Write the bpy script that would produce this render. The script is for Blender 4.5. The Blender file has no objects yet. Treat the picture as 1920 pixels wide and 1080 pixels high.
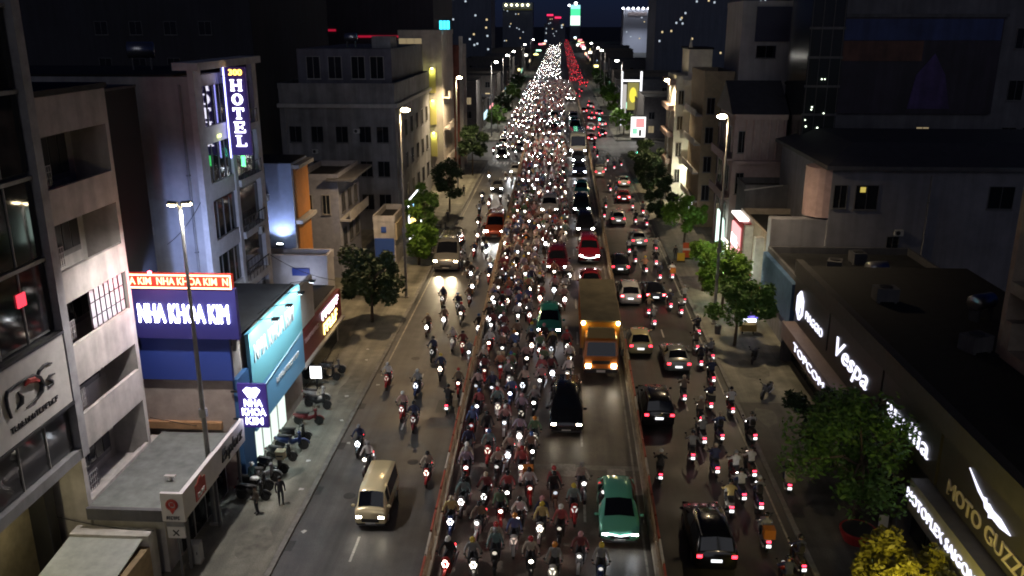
import bpy, math, random
from math import radians, sin, cos, pi, atan2, sqrt
from mathutils import Vector, Matrix
random.seed(7)
S = bpy.context.scene
COL = S.collection
# ---------------------------------------------------------------- camera
cd = bpy.data.cameras.new('camera'); cam = bpy.data.objects.new('camera', cd); COL.objects.link(cam)
SC = 1 / 1.2          # the layout below is drafted at 1.2 times real size and brought to metres at the end
cam.location = (0, 0, 28.0 * SC); cam.rotation_euler = (radians(73.0), 0, radians(3.093))
cd.lens = 30.525; cd.sensor_width = 36; cd.clip_start = 0.5; cd.clip_end = 9000
S.camera = cam
# ---------------------------------------------------------------- night sky
W = bpy.data.worlds.new('World'); S.world = W; W.use_nodes = True
wn = W.node_tree.nodes; wl = W.node_tree.links
sky = wn.new('ShaderNodeTexSky'); sky.sky_type = 'NISHITA'; sky.sun_disc = False
SUN_EL, SUN_ROT = radians(20.0), radians(180)
sky.sun_elevation = SUN_EL; sky.sun_rotation = SUN_ROT; sky.air_density = 1.0; sky.dust_density = 0.3; sky.ozone_density = 10.0
tint_n = wn.new('ShaderNodeVectorMath'); tint_n.operation = 'MULTIPLY'; tint_n.inputs[1].default_value = (.75, .72, 1.5)
wl.new(sky.outputs[0], tint_n.inputs[0]); wl.new(tint_n.outputs[0], wn['Background'].inputs['Color']); wn['Background'].inputs['Strength'].default_value = 0.0022
sd = bpy.data.lights.new('skyglow_fill', 'SUN'); sd.energy = 0.12; sd.angle = radians(40); sd.color = (0.92, 0.93, 1.0)  # soft directional fill standing in for the city's glow on the facades
so = bpy.data.objects.new('skyglow_fill', sd); COL.objects.link(so); so.rotation_euler = (pi / 2 - SUN_EL, 0, 0)
# ---------------------------------------------------------------- film
S.view_settings.view_transform = 'Standard'; S.view_settings.look = 'None'; S.view_settings.exposure = 0.3; S.view_settings.gamma = 1.0
S.render.engine = 'CYCLES'
cy = S.cycles
cy.use_denoising = True
try: cy.denoiser = 'OPENIMAGEDENOISE'
except Exception: pass
cy.max_bounces = 5; cy.diffuse_bounces = 2; cy.glossy_bounces = 3; cy.transmission_bounces = 3
cy.sample_clamp_indirect = 4.0; cy.caustics_reflective = False; cy.caustics_refractive = False
cy.use_light_tree = True
cy.pixel_filter_type = 'BLACKMAN_HARRIS'; cy.filter_width = 1.9
S.render.film_transparent = False

# ================================================================ helpers
MATS = {}
def M(name, col=(.5, .5, .5), rough=.7, metal=0., emit=None, es=0., var=0., scale=1.5, objcol=False, spec=.5, bump=0., coat=0.):
    if name in MATS: return MATS[name]
    m = bpy.data.materials.new(name); m.use_nodes = True; MATS[name] = m
    nt = m.node_tree; b = nt.nodes['Principled BSDF']
    b.inputs['Base Color'].default_value = (*col, 1); b.inputs['Roughness'].default_value = rough
    b.inputs['Metallic'].default_value = metal; b.inputs['Specular IOR Level'].default_value = spec
    if coat: b.inputs['Coat Weight'].default_value = coat
    src = None
    if objcol:
        oi = nt.nodes.new('ShaderNodeObjectInfo'); src = oi.outputs['Color']
    if var > 0:
        tc = nt.nodes.new('ShaderNodeTexCoord'); n1 = nt.nodes.new('ShaderNodeTexNoise')
        n1.inputs['Scale'].default_value = scale; n1.inputs['Detail'].default_value = 6; n1.inputs['Roughness'].default_value = .65
        nt.links.new(tc.outputs['Object'], n1.inputs['Vector'])
        mr = nt.nodes.new('ShaderNodeMapRange'); mr.inputs[1].default_value = .3; mr.inputs[2].default_value = .7
        mr.inputs[3].default_value = 1 - var; mr.inputs[4].default_value = 1 + var
        nt.links.new(n1.outputs['Fac'], mr.inputs[0])
        fac = mr.outputs[0]
        if scale <= .81:      # rain streaks and grime on large walls
            mp = nt.nodes.new('ShaderNodeMapping'); mp.inputs['Scale'].default_value = (1.3, 1.3, .09); nt.links.new(tc.outputs['Object'], mp.inputs['Vector'])
            n2 = nt.nodes.new('ShaderNodeTexNoise'); n2.inputs['Scale'].default_value = 1.0; n2.inputs['Detail'].default_value = 5; nt.links.new(mp.outputs[0], n2.inputs['Vector'])
            m2 = nt.nodes.new('ShaderNodeMapRange'); m2.inputs[1].default_value = .38; m2.inputs[2].default_value = .62; m2.inputs[3].default_value = 1 - var * .8; m2.inputs[4].default_value = 1.05
            nt.links.new(n2.outputs['Fac'], m2.inputs[0]); mm = nt.nodes.new('ShaderNodeMath'); mm.operation = 'MULTIPLY'; nt.links.new(fac, mm.inputs[0]); nt.links.new(m2.outputs[0], mm.inputs[1]); fac = mm.outputs[0]
        mx = nt.nodes.new('ShaderNodeVectorMath'); mx.operation = 'SCALE'
        if src is not None: nt.links.new(src, mx.inputs[0])
        else: mx.inputs[0].default_value = col
        nt.links.new(fac, mx.inputs['Scale']); src = mx.outputs[0]
        if bump:
            bp = nt.nodes.new('ShaderNodeBump'); bp.inputs['Strength'].default_value = bump; bp.inputs['Distance'].default_value = .02
            nt.links.new(n1.outputs['Fac'], bp.inputs['Height']); nt.links.new(bp.outputs[0], b.inputs['Normal'])
    if src is not None: nt.links.new(src, b.inputs['Base Color'])
    if emit is not None:
        b.inputs['Emission Color'].default_value = (*emit, 1); b.inputs['Emission Strength'].default_value = es
    return m
def E(name, col, es, objcol=False):
    """a lit surface: lamp lens, sign lettering, screen"""
    if name in MATS: return MATS[name]
    m = bpy.data.materials.new(name); m.use_nodes = True; MATS[name] = m
    nt = m.node_tree; nt.nodes.clear(); o = nt.nodes.new('ShaderNodeOutputMaterial'); e = nt.nodes.new('ShaderNodeEmission')
    e.inputs[0].default_value = (*col, 1); e.inputs[1].default_value = es; nt.links.new(e.outputs[0], o.inputs[0])
    if objcol:
        oi = nt.nodes.new('ShaderNodeObjectInfo'); nt.links.new(oi.outputs['Color'], e.inputs[0])
    return m

class MB:
    def __init__(s): s.v = []; s.f = []; s.m = []; s.mi = 0
    def quad(s, *p):
        i = len(s.v); s.v += [tuple(q) for q in p]; s.f.append(tuple(range(i, i + len(p)))); s.m.append(s.mi); return s
    def box(s, x0, x1, y0, y1, z0, z1):
        i = len(s.v)
        s.v += [(x0, y0, z0), (x1, y0, z0), (x1, y1, z0), (x0, y1, z0), (x0, y0, z1), (x1, y0, z1), (x1, y1, z1), (x0, y1, z1)]
        for f in ((0, 3, 2, 1), (4, 5, 6, 7), (0, 1, 5, 4), (1, 2, 6, 5), (2, 3, 7, 6), (3, 0, 4, 7)):
            s.f.append(tuple(i + k for k in f)); s.m.append(s.mi)
        return s
    def loft(s, rings, caps=True, closed=True):
        n = len(rings[0]); i = len(s.v)
        for r in rings: s.v += [tuple(p) for p in r]
        for a in range(len(rings) - 1):
            for k in range(n if closed else n - 1):
                b0 = i + a * n; b1 = b0 + n; k2 = (k + 1) % n
                s.f.append((b0 + k, b0 + k2, b1 + k2, b1 + k)); s.m.append(s.mi)
        if caps and closed:
            s.f.append(tuple(i + k for k in reversed(range(n)))); s.m.append(s.mi)
            e = i + (len(rings) - 1) * n; s.f.append(tuple(e + k for k in range(n))); s.m.append(s.mi)
        return s
    def tube(s, pts, rad, n=8, caps=True):
        pts = [Vector(p) for p in pts]; rings = []
        if not isinstance(rad, (list, tuple)): rad = [rad] * len(pts)
        up = None
        for j, p in enumerate(pts):
            a = pts[max(j - 1, 0)]; b = pts[min(j + 1, len(pts) - 1)]; t = (b - a).normalized()
            if up is None: up = Vector((1, 0, 0)) if abs(t.x) < .9 else Vector((0, 1, 0))
            u = t.cross(up).normalized(); w = u.cross(t).normalized(); up = w
            rings.append([p + rad[j] * (cos(2 * pi * k / n) * u + sin(2 * pi * k / n) * w) for k in range(n)])
        return s.loft(rings, caps)
    def disc(s, c, ax, r, n=12, h=.02):
        ax = Vector(ax).normalized(); c = Vector(c); return s.tube([c, c + ax * h], r, n)
    def ball(s, c, r, sc=(1, 1, 1), n=10, m=6):
        c = Vector(c); rings = []
        for a in range(m + 1):
            t = -pi / 2 + pi * (.02 + .96 * a / m)
            rings.append([(c.x + r * sc[0] * cos(t) * cos(2 * pi * k / n), c.y + r * sc[1] * cos(t) * sin(2 * pi * k / n), c.z + r * sc[2] * sin(t)) for k in range(n)])
        return s.loft(rings)
    def mesh(s, name, mats=(), smooth=False):
        me = bpy.data.meshes.new(name); me.from_pydata(s.v, [], s.f)
        for m in mats: me.materials.append(m)
        if any(s.m): me.polygons.foreach_set('material_index', s.m)
        if smooth: me.polygons.foreach_set('use_smooth', [True] * len(me.polygons))
        me.update(); return me
def B(*a): return MB().box(*a)
def ob(name, me, mats=None, parent=None, loc=None, rot=None, smooth=False, label=None, cat=None, group=None, kind=None, color=None):
    if isinstance(me, MB):
        if mats is None: mats = []
        me = me.mesh(name, mats if isinstance(mats, (list, tuple)) else [mats], smooth)
    o = bpy.data.objects.new(name, me); COL.objects.link(o)
    if parent is not None: o.parent = parent
    if loc is not None: o.location = loc
    if rot is not None: o.rotation_euler = rot
    if color is not None: o.color = (*color[:3], 1)
    tag(o, label, cat, group, kind); return o
def tag(o, label=None, cat=None, group=None, kind=None):
    if label: o['label'] = label
    if cat: o['category'] = cat
    if group: o['group'] = group
    if kind: o['kind'] = kind
    return o
def thing(name, label, cat, loc=(0, 0, 0), rz=0, group=None):
    return ob(name, None, None, None, loc, (0, 0, rz), label=label, cat=cat, group=group)
def text_mesh(txt, size, bold=0., ext=.02, shear=0., space=1.):
    c = bpy.data.curves.new('lettering', 'FONT'); c.body = txt; c.size = size; c.align_x = 'CENTER'; c.align_y = 'CENTER'
    c.extrude = ext; c.offset = bold * size; c.shear = shear; c.space_character = space; c.resolution_u = 3
    o = bpy.data.objects.new('lettering', c); COL.objects.link(o)
    dg = bpy.context.evaluated_depsgraph_get(); me = bpy.data.meshes.new_from_object(o.evaluated_get(dg))
    bpy.data.objects.remove(o); bpy.data.curves.remove(c); return me
FACE = {'S': (pi / 2, 0, 0), 'E': (pi / 2, 0, pi / 2), 'W': (pi / 2, 0, -pi / 2)}
def text(txt, size, at, face, mat, parent, bold=0., width=None, shear=0., ext=.03, name='lettering', sy=1., space=1.):
    me = text_mesh(txt, size, bold, ext, shear, space); me.materials.clear(); me.materials.append(mat)
    if width:
        xs = [v.co.x for v in me.vertices]; k = width / (max(xs) - min(xs))
        for v in me.vertices: v.co.x *= k
    if sy != 1:
        for v in me.vertices: v.co.y *= sy
    return ob(name, me, None, parent, at, FACE[face])
def lamp(name, kind, loc, power, col=(1, .85, .65), parent=None, size=.2, rot=None, spot=None, blend=.5):
    l = bpy.data.lights.new(name, kind); l.energy = power; l.color = col
    if kind == 'SPOT': l.spot_size = spot or radians(120); l.spot_blend = blend; l.shadow_soft_size = size
    elif kind == 'POINT': l.shadow_soft_size = size
    elif kind == 'AREA': l.size = size
    o = bpy.data.objects.new(name, l); COL.objects.link(o); o.location = loc
    if rot is not None: o.rotation_euler = rot
    if parent is not None: o.parent = parent
    return o
ORD = 'first second third fourth fifth sixth seventh eighth ninth tenth eleventh twelfth thirteenth fourteenth fifteenth sixteenth seventeenth eighteenth nineteenth twentieth'.split()
ORDT = {2: 'twenty', 3: 'thirty', 4: 'forty', 5: 'fifty', 6: 'sixty'}
def ordn(i):
    if i < 20: return ORD[i]
    n = i + 1
    if n % 10 == 0: return {30: 'thirtieth', 40: 'fortieth', 50: 'fiftieth', 60: 'sixtieth'}[n]
    return ORDT[n // 10] + '-' + ORD[n % 10 - 1]

# ---- flyover profile: deck height along the street
PY = [5, 20, 38, 60, 76, 109, 160, 200, 240, 300, 380, 430, 3000]; PZ = [0., .4, 1.5, 2.8, 3.6, 4.8, 6.0, 6.5, 6.2, 4.2, 1.2, 0.0, 0.]
def _lin(y):
    if y <= PY[0]: return PZ[0]
    for i in range(len(PY) - 1):
        if y <= PY[i + 1]: return PZ[i] + (PZ[i + 1] - PZ[i]) * (y - PY[i]) / (PY[i + 1] - PY[i])
    return 0.
def dz(y): return sum(_lin(y + d) for d in (-8, -4, 0, 4, 8)) / 5
V = 1.2
def dslope(y): return math.atan((dz(y + .5) - dz(y - .5)))

# ================================================================ setting
def asphalt(name, base, rough, wet=.0):
    """asphalt with aggregate grain, patches, tyre-worn lanes and dull oil stains"""
    m = bpy.data.materials.new(name); m.use_nodes = True; nt = m.node_tree; b = nt.nodes['Principled BSDF']
    tc = nt.nodes.new('ShaderNodeTexCoord')
    def noise(sc, det, vec=None):
        n = nt.nodes.new('ShaderNodeTexNoise'); n.inputs['Scale'].default_value = sc; n.inputs['Detail'].default_value = det
        nt.links.new(vec or tc.outputs['Object'], n.inputs['Vector']); return n.outputs['Fac']
    mp = nt.nodes.new('ShaderNodeMapping'); mp.inputs['Scale'].default_value = (1.1, .03, 1); nt.links.new(tc.outputs['Object'], mp.inputs['Vector'])
    a = noise(.25, 5); c = noise(14, 3); d = noise(1.0, 4, mp.outputs[0])
    def mr(src, lo, hi):
        r = nt.nodes.new('ShaderNodeMapRange'); r.inputs[1].default_value = .3; r.inputs[2].default_value = .7; r.inputs[3].default_value = lo; r.inputs[4].default_value = hi
        nt.links.new(src, r.inputs[0]); return r.outputs[0]
    def mul(x, y):
        k = nt.nodes.new('ShaderNodeMath'); k.operation = 'MULTIPLY'; nt.links.new(x, k.inputs[0]); nt.links.new(y, k.inputs[1]); return k.outputs[0]
    e = noise(.9, 8)
    f = mul(mul(mul(mr(a, .55, 1.45), mr(c, .75, 1.25)), mr(d, .62, 1.3)), mr(e, .78, 1.2))
    v = nt.nodes.new('ShaderNodeVectorMath'); v.operation = 'SCALE'; v.inputs[0].default_value = base; nt.links.new(f, v.inputs['Scale'])
    nt.links.new(v.outputs[0], b.inputs['Base Color'])
    nt.links.new(mr(a, rough - .1, rough + .12), b.inputs['Roughness']); b.inputs['Specular IOR Level'].default_value = .5
    bp = nt.nodes.new('ShaderNodeBump'); bp.inputs['Strength'].default_value = .25; bp.inputs['Distance'].default_value = .01
    nt.links.new(c, bp.inputs['Height']); nt.links.new(bp.outputs[0], b.inputs['Normal'])
    MATS[name] = m; return m
M_ASPH = asphalt('asphalt', (.075, .072, .07), .52)
M_DECK = asphalt('deck_asphalt', (.118, .10, .08), .48)
M_ASPHR = asphalt('dimmed_asphalt', (.036, .035, .033), .55)  # same asphalt, darker: the right side's dimmer light is in the colour
M_PAVE = asphalt('paving', (.19, .185, .15), .75)
M_CONC = M('concrete', (.30, .28, .25), .8, var=.3, scale=1.2)
M_EARTH = M('earth', (.05, .05, .045), .9, var=.3, scale=.1)
M_LINE = M('road_paint', (.42, .41, .38), .6, var=.45, scale=4)
M_LINEY = M('road_paint_yellow', (.5, .38, .1), .6, var=.4, scale=4)

ob('ground', B(-2500, 2500, -200, 6000, -1.0, -.02), M_EARTH, kind='structure')
def sheet(x0, x1, y0, y1, z, ny=1):
    m = MB()
    for i in range(ny): m.quad((x0, y0 + (y1 - y0) * i / ny, z), (x1, y0 + (y1 - y0) * i / ny, z), (x1, y0 + (y1 - y0) * (i + 1) / ny, z), (x0, y0 + (y1 - y0) * (i + 1) / ny, z))
    return m
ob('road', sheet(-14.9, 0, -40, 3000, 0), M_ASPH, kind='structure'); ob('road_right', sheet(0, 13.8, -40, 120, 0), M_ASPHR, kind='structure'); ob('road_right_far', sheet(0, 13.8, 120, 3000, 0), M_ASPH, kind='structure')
ob('cross_street', sheet(-120, -14.9, 184, 214, 0).quad((13.8, 196, 0), (120, 196, 0), (120, 216, 0), (13.8, 216, 0)), M_ASPH, kind='structure')
XL, XR = -14.9, 13.8
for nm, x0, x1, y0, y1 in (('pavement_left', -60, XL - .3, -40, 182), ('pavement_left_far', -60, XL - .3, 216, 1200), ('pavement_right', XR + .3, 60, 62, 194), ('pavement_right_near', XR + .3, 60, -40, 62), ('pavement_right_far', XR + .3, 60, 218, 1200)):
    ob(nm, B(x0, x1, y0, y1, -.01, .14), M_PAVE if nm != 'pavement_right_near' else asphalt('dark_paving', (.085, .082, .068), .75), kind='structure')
    k = XL if 'left' in nm else XR; a, b = (k - .3, k) if 'left' in nm else (k, k + .3)
    kb = ob('kerb_' + nm[9:], B(a, b, y0, y1, -.01, .12), M('kerb_stone', (.17, .165, .15), .8, var=.4, scale=2), kind='structure')
# drain slots and covers along the left kerb
for i, y in enumerate((41.5, 47.5, 53.5, 60, 67)):
    ob('drain_cover', B(XL + .02, XL + .45, y - .5, y + .5, .001, .012), M('iron', (.06, .06, .06), .6, .6, var=.3), label='iron drain cover in the left gutter, %s from the bottom edge' % ORD[i], cat='drain cover', group='gutter drain covers')
# painted markings
mk = thing('road_marking', None, None); tag(mk, kind='structure')
def dash(x, y0, y1, w=.14, mat=None): ob('line', B(x - w / 2, x + w / 2, y0, y1, .003, .006), mat or M_LINE, mk)
for i in range(20): dash(-11.0, 40.2 + i * 8, 42.6 + i * 8)
for i in range(20): dash(10.0, 44.5 + i * 8, 46.7 + i * 8, .13)
dash(-14.4, 66, 178, .13, M('faded_line', (.3, .28, .23), .7, var=.5, scale=2)); dash(13.3, 38, 190, .12, M('faded_line', (.3, .28, .23)))
for i in range(9): dash(-13.6 + i * .75, 178.5, 181.5, .4)
for i in range(11): dash(6.4 + i * .7, 186, 190, .35)
# road repairs on the left carriageway
rp = M('repair_patch', (.12, .115, .105), .75, var=.3)
ob('road_patch', sheet(-9.3, -7.5, 56.6, 58.4, .004), rp, kind='structure'); ob('road_patch', sheet(-9.0, -7.3, 59.2, 61.5, .004), M('repair_dark', (.04, .04, .04), .6, var=.2), kind='structure')
for i, (x, y) in enumerate(((-12.6, 47), (-9.4, 51.5), (-12.2, 70), (8.2, 47), (11.2, 63), (9, 92))):
    ob('manhole_cover', MB().disc((x, y, .001), (0, 0, 1), .38, 18, .008), M('iron'), label='round iron manhole cover in the %s carriageway, %s from the bottom of the photo' % (('left', ORD[i]) if i < 3 else ('right', ORD[i - 3])), cat='manhole cover', group='manhole covers')

# ---- flyover
fl = thing('flyover', None, None); tag(fl, kind='structure')
DX0, DX1 = -6.05, 5.15
ys = [0 + 3 * i for i in range(0, 145)]
m = MB(); m.loft([[(DX0, y, dz(y) + .012), (DX1, y, dz(y) + .012)] for y in ys], closed=False); ob('deck_surface', m, M_DECK, fl)
m = MB(); m.loft([[(DX0 - .35, y, dz(y) - 1.0 if y > 90 else -.05), (DX1 + .35, y, dz(y) - 1.0 if y > 90 else -.05), (DX1 + .35, y, dz(y)), (DX0 - .35, y, dz(y))] for y in ys]); ob('girder', m, M('girder_paint', (.22, .23, .24), .6, var=.2), fl)
for y in range(105, 330, 25):
    ob('pier', MB().tube([(-.45, y, -.05), (-.45, y, dz(y) - 1.6)], .7, 12).box(-4.5, 3.6, y - .7, y + .7, dz(y) - 1.7, dz(y) - .95), M_CONC, fl)
M_JOINT = M('joint_steel', (.16, .15, .13), .45, .6, var=.3)
for y in (47.3, 95, 140, 185):
    ob('expansion_joint', MB().loft([[(DX0, y + d, dz(y + d) + .018), (DX1, y + d, dz(y + d) + .018)] for d in (0, .5)], closed=False), M('joint_concrete', (.19, .18, .155), .7, var=.3, scale=3), fl)
def deckdash(x, y0, y1, w=.14, mat=None):
    n = max(1, int((y1 - y0) / 3)); st = [y0 + (y1 - y0) * i / n for i in range(n + 1)]
    ob('lane_line', MB().loft([[(x - w / 2, y, dz(y) + .019), (x + w / 2, y, dz(y) + .019)] for y in st], closed=False), mat or M_LINE, fl)
for i in range(26): deckdash(1.75, 34 + i * 8, 36.6 + i * 8)
deckdash(DX0 + .35, 20, 420, .12, M('faded_line', (.3, .28, .23))); deckdash(DX1 - .35, 20, 420, .12, M('faded_line', (.3, .28, .23)))
ob('joint_patch', MB().loft([[(-.2, y, dz(y) + .021), (1.3, y, dz(y) + .021)] for y in (46.5, 47.9)], closed=False), M('joint_patch', (.28, .265, .22), .7, var=.4, scale=4), fl)
ob('joint_patch', MB().loft([[(3.2, y, dz(y) + .021), (4.3, y, dz(y) + .021)] for y in (46.7, 47.5)], closed=False), M('joint_patch', (.28, .265, .22)), fl)

M_RAIL = M('rail_steel', (.34, .24, .15), .42, .35, var=.35, scale=.8)
M_RED = M('red_white_barrier', (.42, .085, .05), .6, var=.35, scale=.8)
def railing(side, label):
    x = DX0 - .16 if side < 0 else DX1 + .16
    t = thing('flyover_railing', label, 'railing', (x, 0, 0))
    yy = [5 + 3 * i for i in range(0, 142)]
    def strip(nm, xo, zo, w, h, mat, y0=5, y1=430):
        st = [y for y in yy if y0 <= y <= y1]
        ob(nm, MB().loft([[(xo - w, y, dz(y) + zo), (xo + w, y, dz(y) + zo), (xo + w, y, dz(y) + zo + h), (xo - w, y, dz(y) + zo + h)] for y in st]), mat, t)
    strip('kerb', 0, -.03, .17, .38, M('parapet_concrete', (.34, .29, .22), .75, var=.35, scale=.9))
    for i, zo in enumerate((.55, .85, 1.12)): strip('rail', 0, zo, .035 if i < 2 else .05, .08 if i < 2 else .1, M_RAIL)
    pm = B(-.045, .045, -.05, .05, .3, 1.14).mesh('post', [M_RAIL])
    for i in range(110):
        y = 24 + i * 2.0; ob('post', pm, None, t, (0, y, dz(y)))
    rest = MB()
    for i in range(110, 200):
        y = 24 + i * 2.0; rest.box(-.045, .045, y - .05, y + .05, dz(y) + .3, dz(y) + 1.14)
    ob('far_post', rest, M_RAIL, t, kind='stuff')
    # red painted plates bolted to the outside of the ramp kerb
    rm = B(-.05, .05, -.92, .92, -.1, .62).mesh('plate', [M_RED]); rm2 = B(-.05, .05, -.92, .92, -.1, .62).mesh('plate', [M('white_plate', (.5, .45, .38), .55, var=.3)])
    for i in range(18):
        y = 31 + i * 2.0; ob('plate', rm if i % 4 else rm2, None, t, (side * .26, y, dz(y)), (dslope(y), 0, 0))
    return t
railing(-1, 'brown steel railing with red plates along the flyover edge on the motorbike side')
railing(1, 'brown steel railing with red plates along the flyover edge beside the car lane')
# ================================================================ buildings
M_PANE = M('window_glass', (.012, .014, .018), .06, spec=.6)
M_PANE2 = M('frosted_glass', (.05, .05, .055), .07, spec=.7)
M_FR = M('window_frame', (.12, .12, .125), .5)
M_FRW = M('pale_frame', (.35, .34, .33), .6, var=.2)
M_ROOF = M('roof_concrete', (.022, .023, .025), .85, var=.35, scale=.6)
M_WHITE = M('white_wall', (.5, .48, .46), .85, var=.22, scale=.7)
M_GREY = M('grey_wall', (.26, .26, .27), .85, var=.25, scale=.5)
M_DK = M('dark_wall', (.10, .10, .11), .8, var=.25, scale=.5)
M_BLK = M('black_plastic', (.02, .02, .022), .5)
LITC = {'warm': E('lit_window_warm', (1, .78, .42), .8), 'yellow': E('lit_window_yellow', (.95, .85, .25), .9), 'cool': E('lit_window_cool', (.75, .88, 1), .7), 'dim': E('lit_window_dim', (.9, .7, .4), .25)}
def onface(t, face, x0, x1, y0, y1):
    """placer for a face: u along the reading direction, z up -> local position just outside the wall"""
    if face == 'S': return lambda u, z, o=.0: (x0 + u, y0 - o, z)
    if face == 'E': return lambda u, z, o=.0: (x1 + o, y0 + u, z)
    return lambda u, z, o=.0: (x0 - o, y1 - u, z)
_wm = {}
def window(t, P, face, u, z, w, h, lit=None, frame=None, bars=1, sill=True):
    key = (round(w, 2), round(h, 2), bars, frame and frame.name)
    if key not in _wm:
        f = MB(); b = .06
        f.box(-w / 2, -w / 2 + b, 0, h, -.02, .09); f.box(w / 2 - b, w / 2, 0, h, -.02, .09); f.box(-w / 2 + b, w / 2 - b, 0, b, -.02, .088); f.box(-w / 2 + b, w / 2 - b, h - b, h, -.02, .088)
        for i in range(bars): xx = -w / 2 + w * (i + 1) / (bars + 1); f.box(xx - .025, xx + .025, b, h - b, -.02, .08)
        if sill: f.box(-w / 2 - .08, w / 2 + .08, -.08, -.002, -.02, .16)
        p = MB().box(-w / 2 + b, w / 2 - b, b, h - b, .0, .03)
        _wm[key] = (f.mesh('window', [frame or M_FR]), p.v, p.f)
    fm, pv, pf = _wm[key]
    pk = (key, lit)
    if pk not in _wm:
        q = MB(); q.v = pv; q.f = pf; q.m = [0] * 6; _wm[pk] = q.mesh('pane', [LITC[lit] if lit else M_PANE])
    o = ob('window', fm, None, t, P(u, z), FACE[face]); ob('pane', _wm[pk], None, o); return o
def block(name, label, x0, x1, y0, y1, h, mat, cat='building', parapet=.7, roof=M_ROOF, z0=.0, group=None):
    t = thing(name, label, cat, (0, 0, 0), group=group)
    ob('wall', B(x0, x1, y0, y1, z0 - .05, h), mat, t)
    if parapet:
        r = MB(); q = .18
        r.box(x0 - .06, x1 + .06, y0 - .06, y0 + q, h, h + parapet); r.box(x0 - .06, x1 + .06, y1 - q, y1 + .06, h, h + parapet)
        r.box(x0 - .06, x0 + q, y0 + q, y1 - q, h, h + parapet - .003); r.box(x1 - q, x1 + .06, y0 + q, y1 - q, h, h + parapet - .003)
        ob('parapet', r, mat, t)
    ob('roof', B(x0 + .19, x1 - .19, y0 + .19, y1 - .19, h + .002, h + .05), roof, t)
    return t
def grid(t, face, ext, us, zs, w, h, lit={}, **k):
    P = onface(t, face, *ext)
    for i, z in enumerate(zs):
        for j, u in enumerate(us): window(t, P, face, u, z, w, h, lit.get((i, j)), **k)
def aircon(loc, face, label):
    t = thing('air_conditioner', label, 'air conditioner', loc); t.rotation_euler = (0, 0, FACE[face][2])
    ob('casing', B(-.42, .42, -.32, -.02, 0, .58), M('aircon_white', (.45, .45, .43), .6, var=.2), t)
    ob('fan_grille', MB().disc((-.08, -.321, .29), (0, -1, 0), .22, 14, .02), M_BLK, t); ob('bracket', B(-.35, -.3, -.3, 0, -.06, -.001).box(.3, .35, -.3, 0, -.06, -.001), M_FR, t)
def tank(loc, label, rz=0):
    t = thing('water_tank', label, 'water tank', loc, rz)
    ob('drum', MB().tube([(-.9, 0, 1.35), (-.85, 0, 1.35), (.85, 0, 1.35), (.9, 0, 1.35)], [.4, .55, .55, .4], 16), M('stainless', (.5, .5, .5), .3, .9), t, smooth=True)
    for x in (-.6, .6): ob('stand', B(x - .04, x + .04, -.4, .4, 0, .85), M_FR, t)


_gr = random.Random(5)
def glyphs(n, size, at, face, mat, parent, width, name='lettering'):
    """a run of illegible letter forms: the photo shows writing here too blurred to read"""
    m = MB(); cw = width / n; h = size; s_ = .16
    for i in range(n):
        x0 = -width / 2 + i * cw; w = cw * .78; t_ = min(w * .28, h * .2)
        k = _gr.randrange(6)
        def bar(a, b, c, d): m.box(x0 + a * w, x0 + b * w, -h / 2 + c * h, -h / 2 + d * h, -.03, .03)
        q = t_ / w; r = t_ / h
        if k != 4: bar(0, q, 0, 1)
        if k in (0, 1, 3): bar(q, 1, 1 - r, 1)
        if k in (0, 2, 5): bar(q, 1, 0, r)
        if k in (1, 2, 3): bar(q, .8, .5 - r / 2, .5 + r / 2)
        if k in (3, 5): bar(1 - q, 1, r, 1 - r)
        if k == 4: bar(.5 - q / 2, .5 + q / 2, 0, 1 - r); bar(0, 1, 1 - r, 1)
    return ob(name, m, mat, parent, at, FACE[face])
# ---- left row ----------------------------------------------------------------
# dark glass office at the edge, with the big white sign board
t = thing('glass_office', 'dark glass office block with white logo sign board above an overhang', 'building')
ob('wall', B(-38, -26.2, 22, 38.3, -.05, 7.3), M('brown_render', (.28, .24, .17), .8, var=.25), t)
ob('upper_block', B(-38, -23.95, 22, 38.25, 7.3, 31), M_DK, t)
ob('column', B(-26.19, -25.3, 36.9, 37.7, -.05, 7.29), M_BLK, t)
ob('soffit_edge', B(-24, -23.5, 22, 38.3, 7.2, 7.75), M_GREY, t); ob('corner_pier', B(-24.2, -23.45, 37.75, 38.35, 7.2, 31.2), M('pale_pier', (.34, .34, .36), .7, var=.2), t)
for z0, z1 in ((7.8, 10.2), (14.1, 17.4), (17.7, 21.2), (21.6, 25.0), (25.3, 28.6)):
    for i in range(6):
        y0 = 25.2 + i * 2.08
        p = ob('curtain_pane', B(-23.95, -23.8, y0, y0 + 2.0, z0, z1), M_PANE2 if z0 < 8 else M_PANE, t)
    ob('transom', B(-23.96, -23.72, 25, 37.74, z1 + .02, z1 + .2), M_FRW, t)
    for i in range(6): ob('mullion', B(-23.95, -23.74, 25.13 + i * 2.08, 25.18 + i * 2.08, z0, z1), M_FRW, t)
sl = thing('added_soffit_lamp', 'added flat lamp under the overhang of the dark glass office', 'lamp', (-25.2, 33.5, 7.12)); ob('housing', B(-.3, .3, -.3, .3, .1, .17), M_GREY, sl); ob('lens', B(-.25, .25, -.25, .25, .07, .099), E('added_soffit_lens', (1, .85, .45), 5), sl); lamp('soffit_fill', 'POINT', (-25.0, 33.5, 6.6), 120, (1, .85, .45), None, .2)  # lamp added to brighten the wall under the overhang
sg = thing('logo_sign_board', 'white sign board with black swirling letters on dark glass office', 'sign', (0, 0, 0))
ob('panel', B(-23.7, -23.5, 29.5, 37.7, 10.35, 13.85), M('sign_white', (.62, .6, .58), .6, var=.12), sg)
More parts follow.
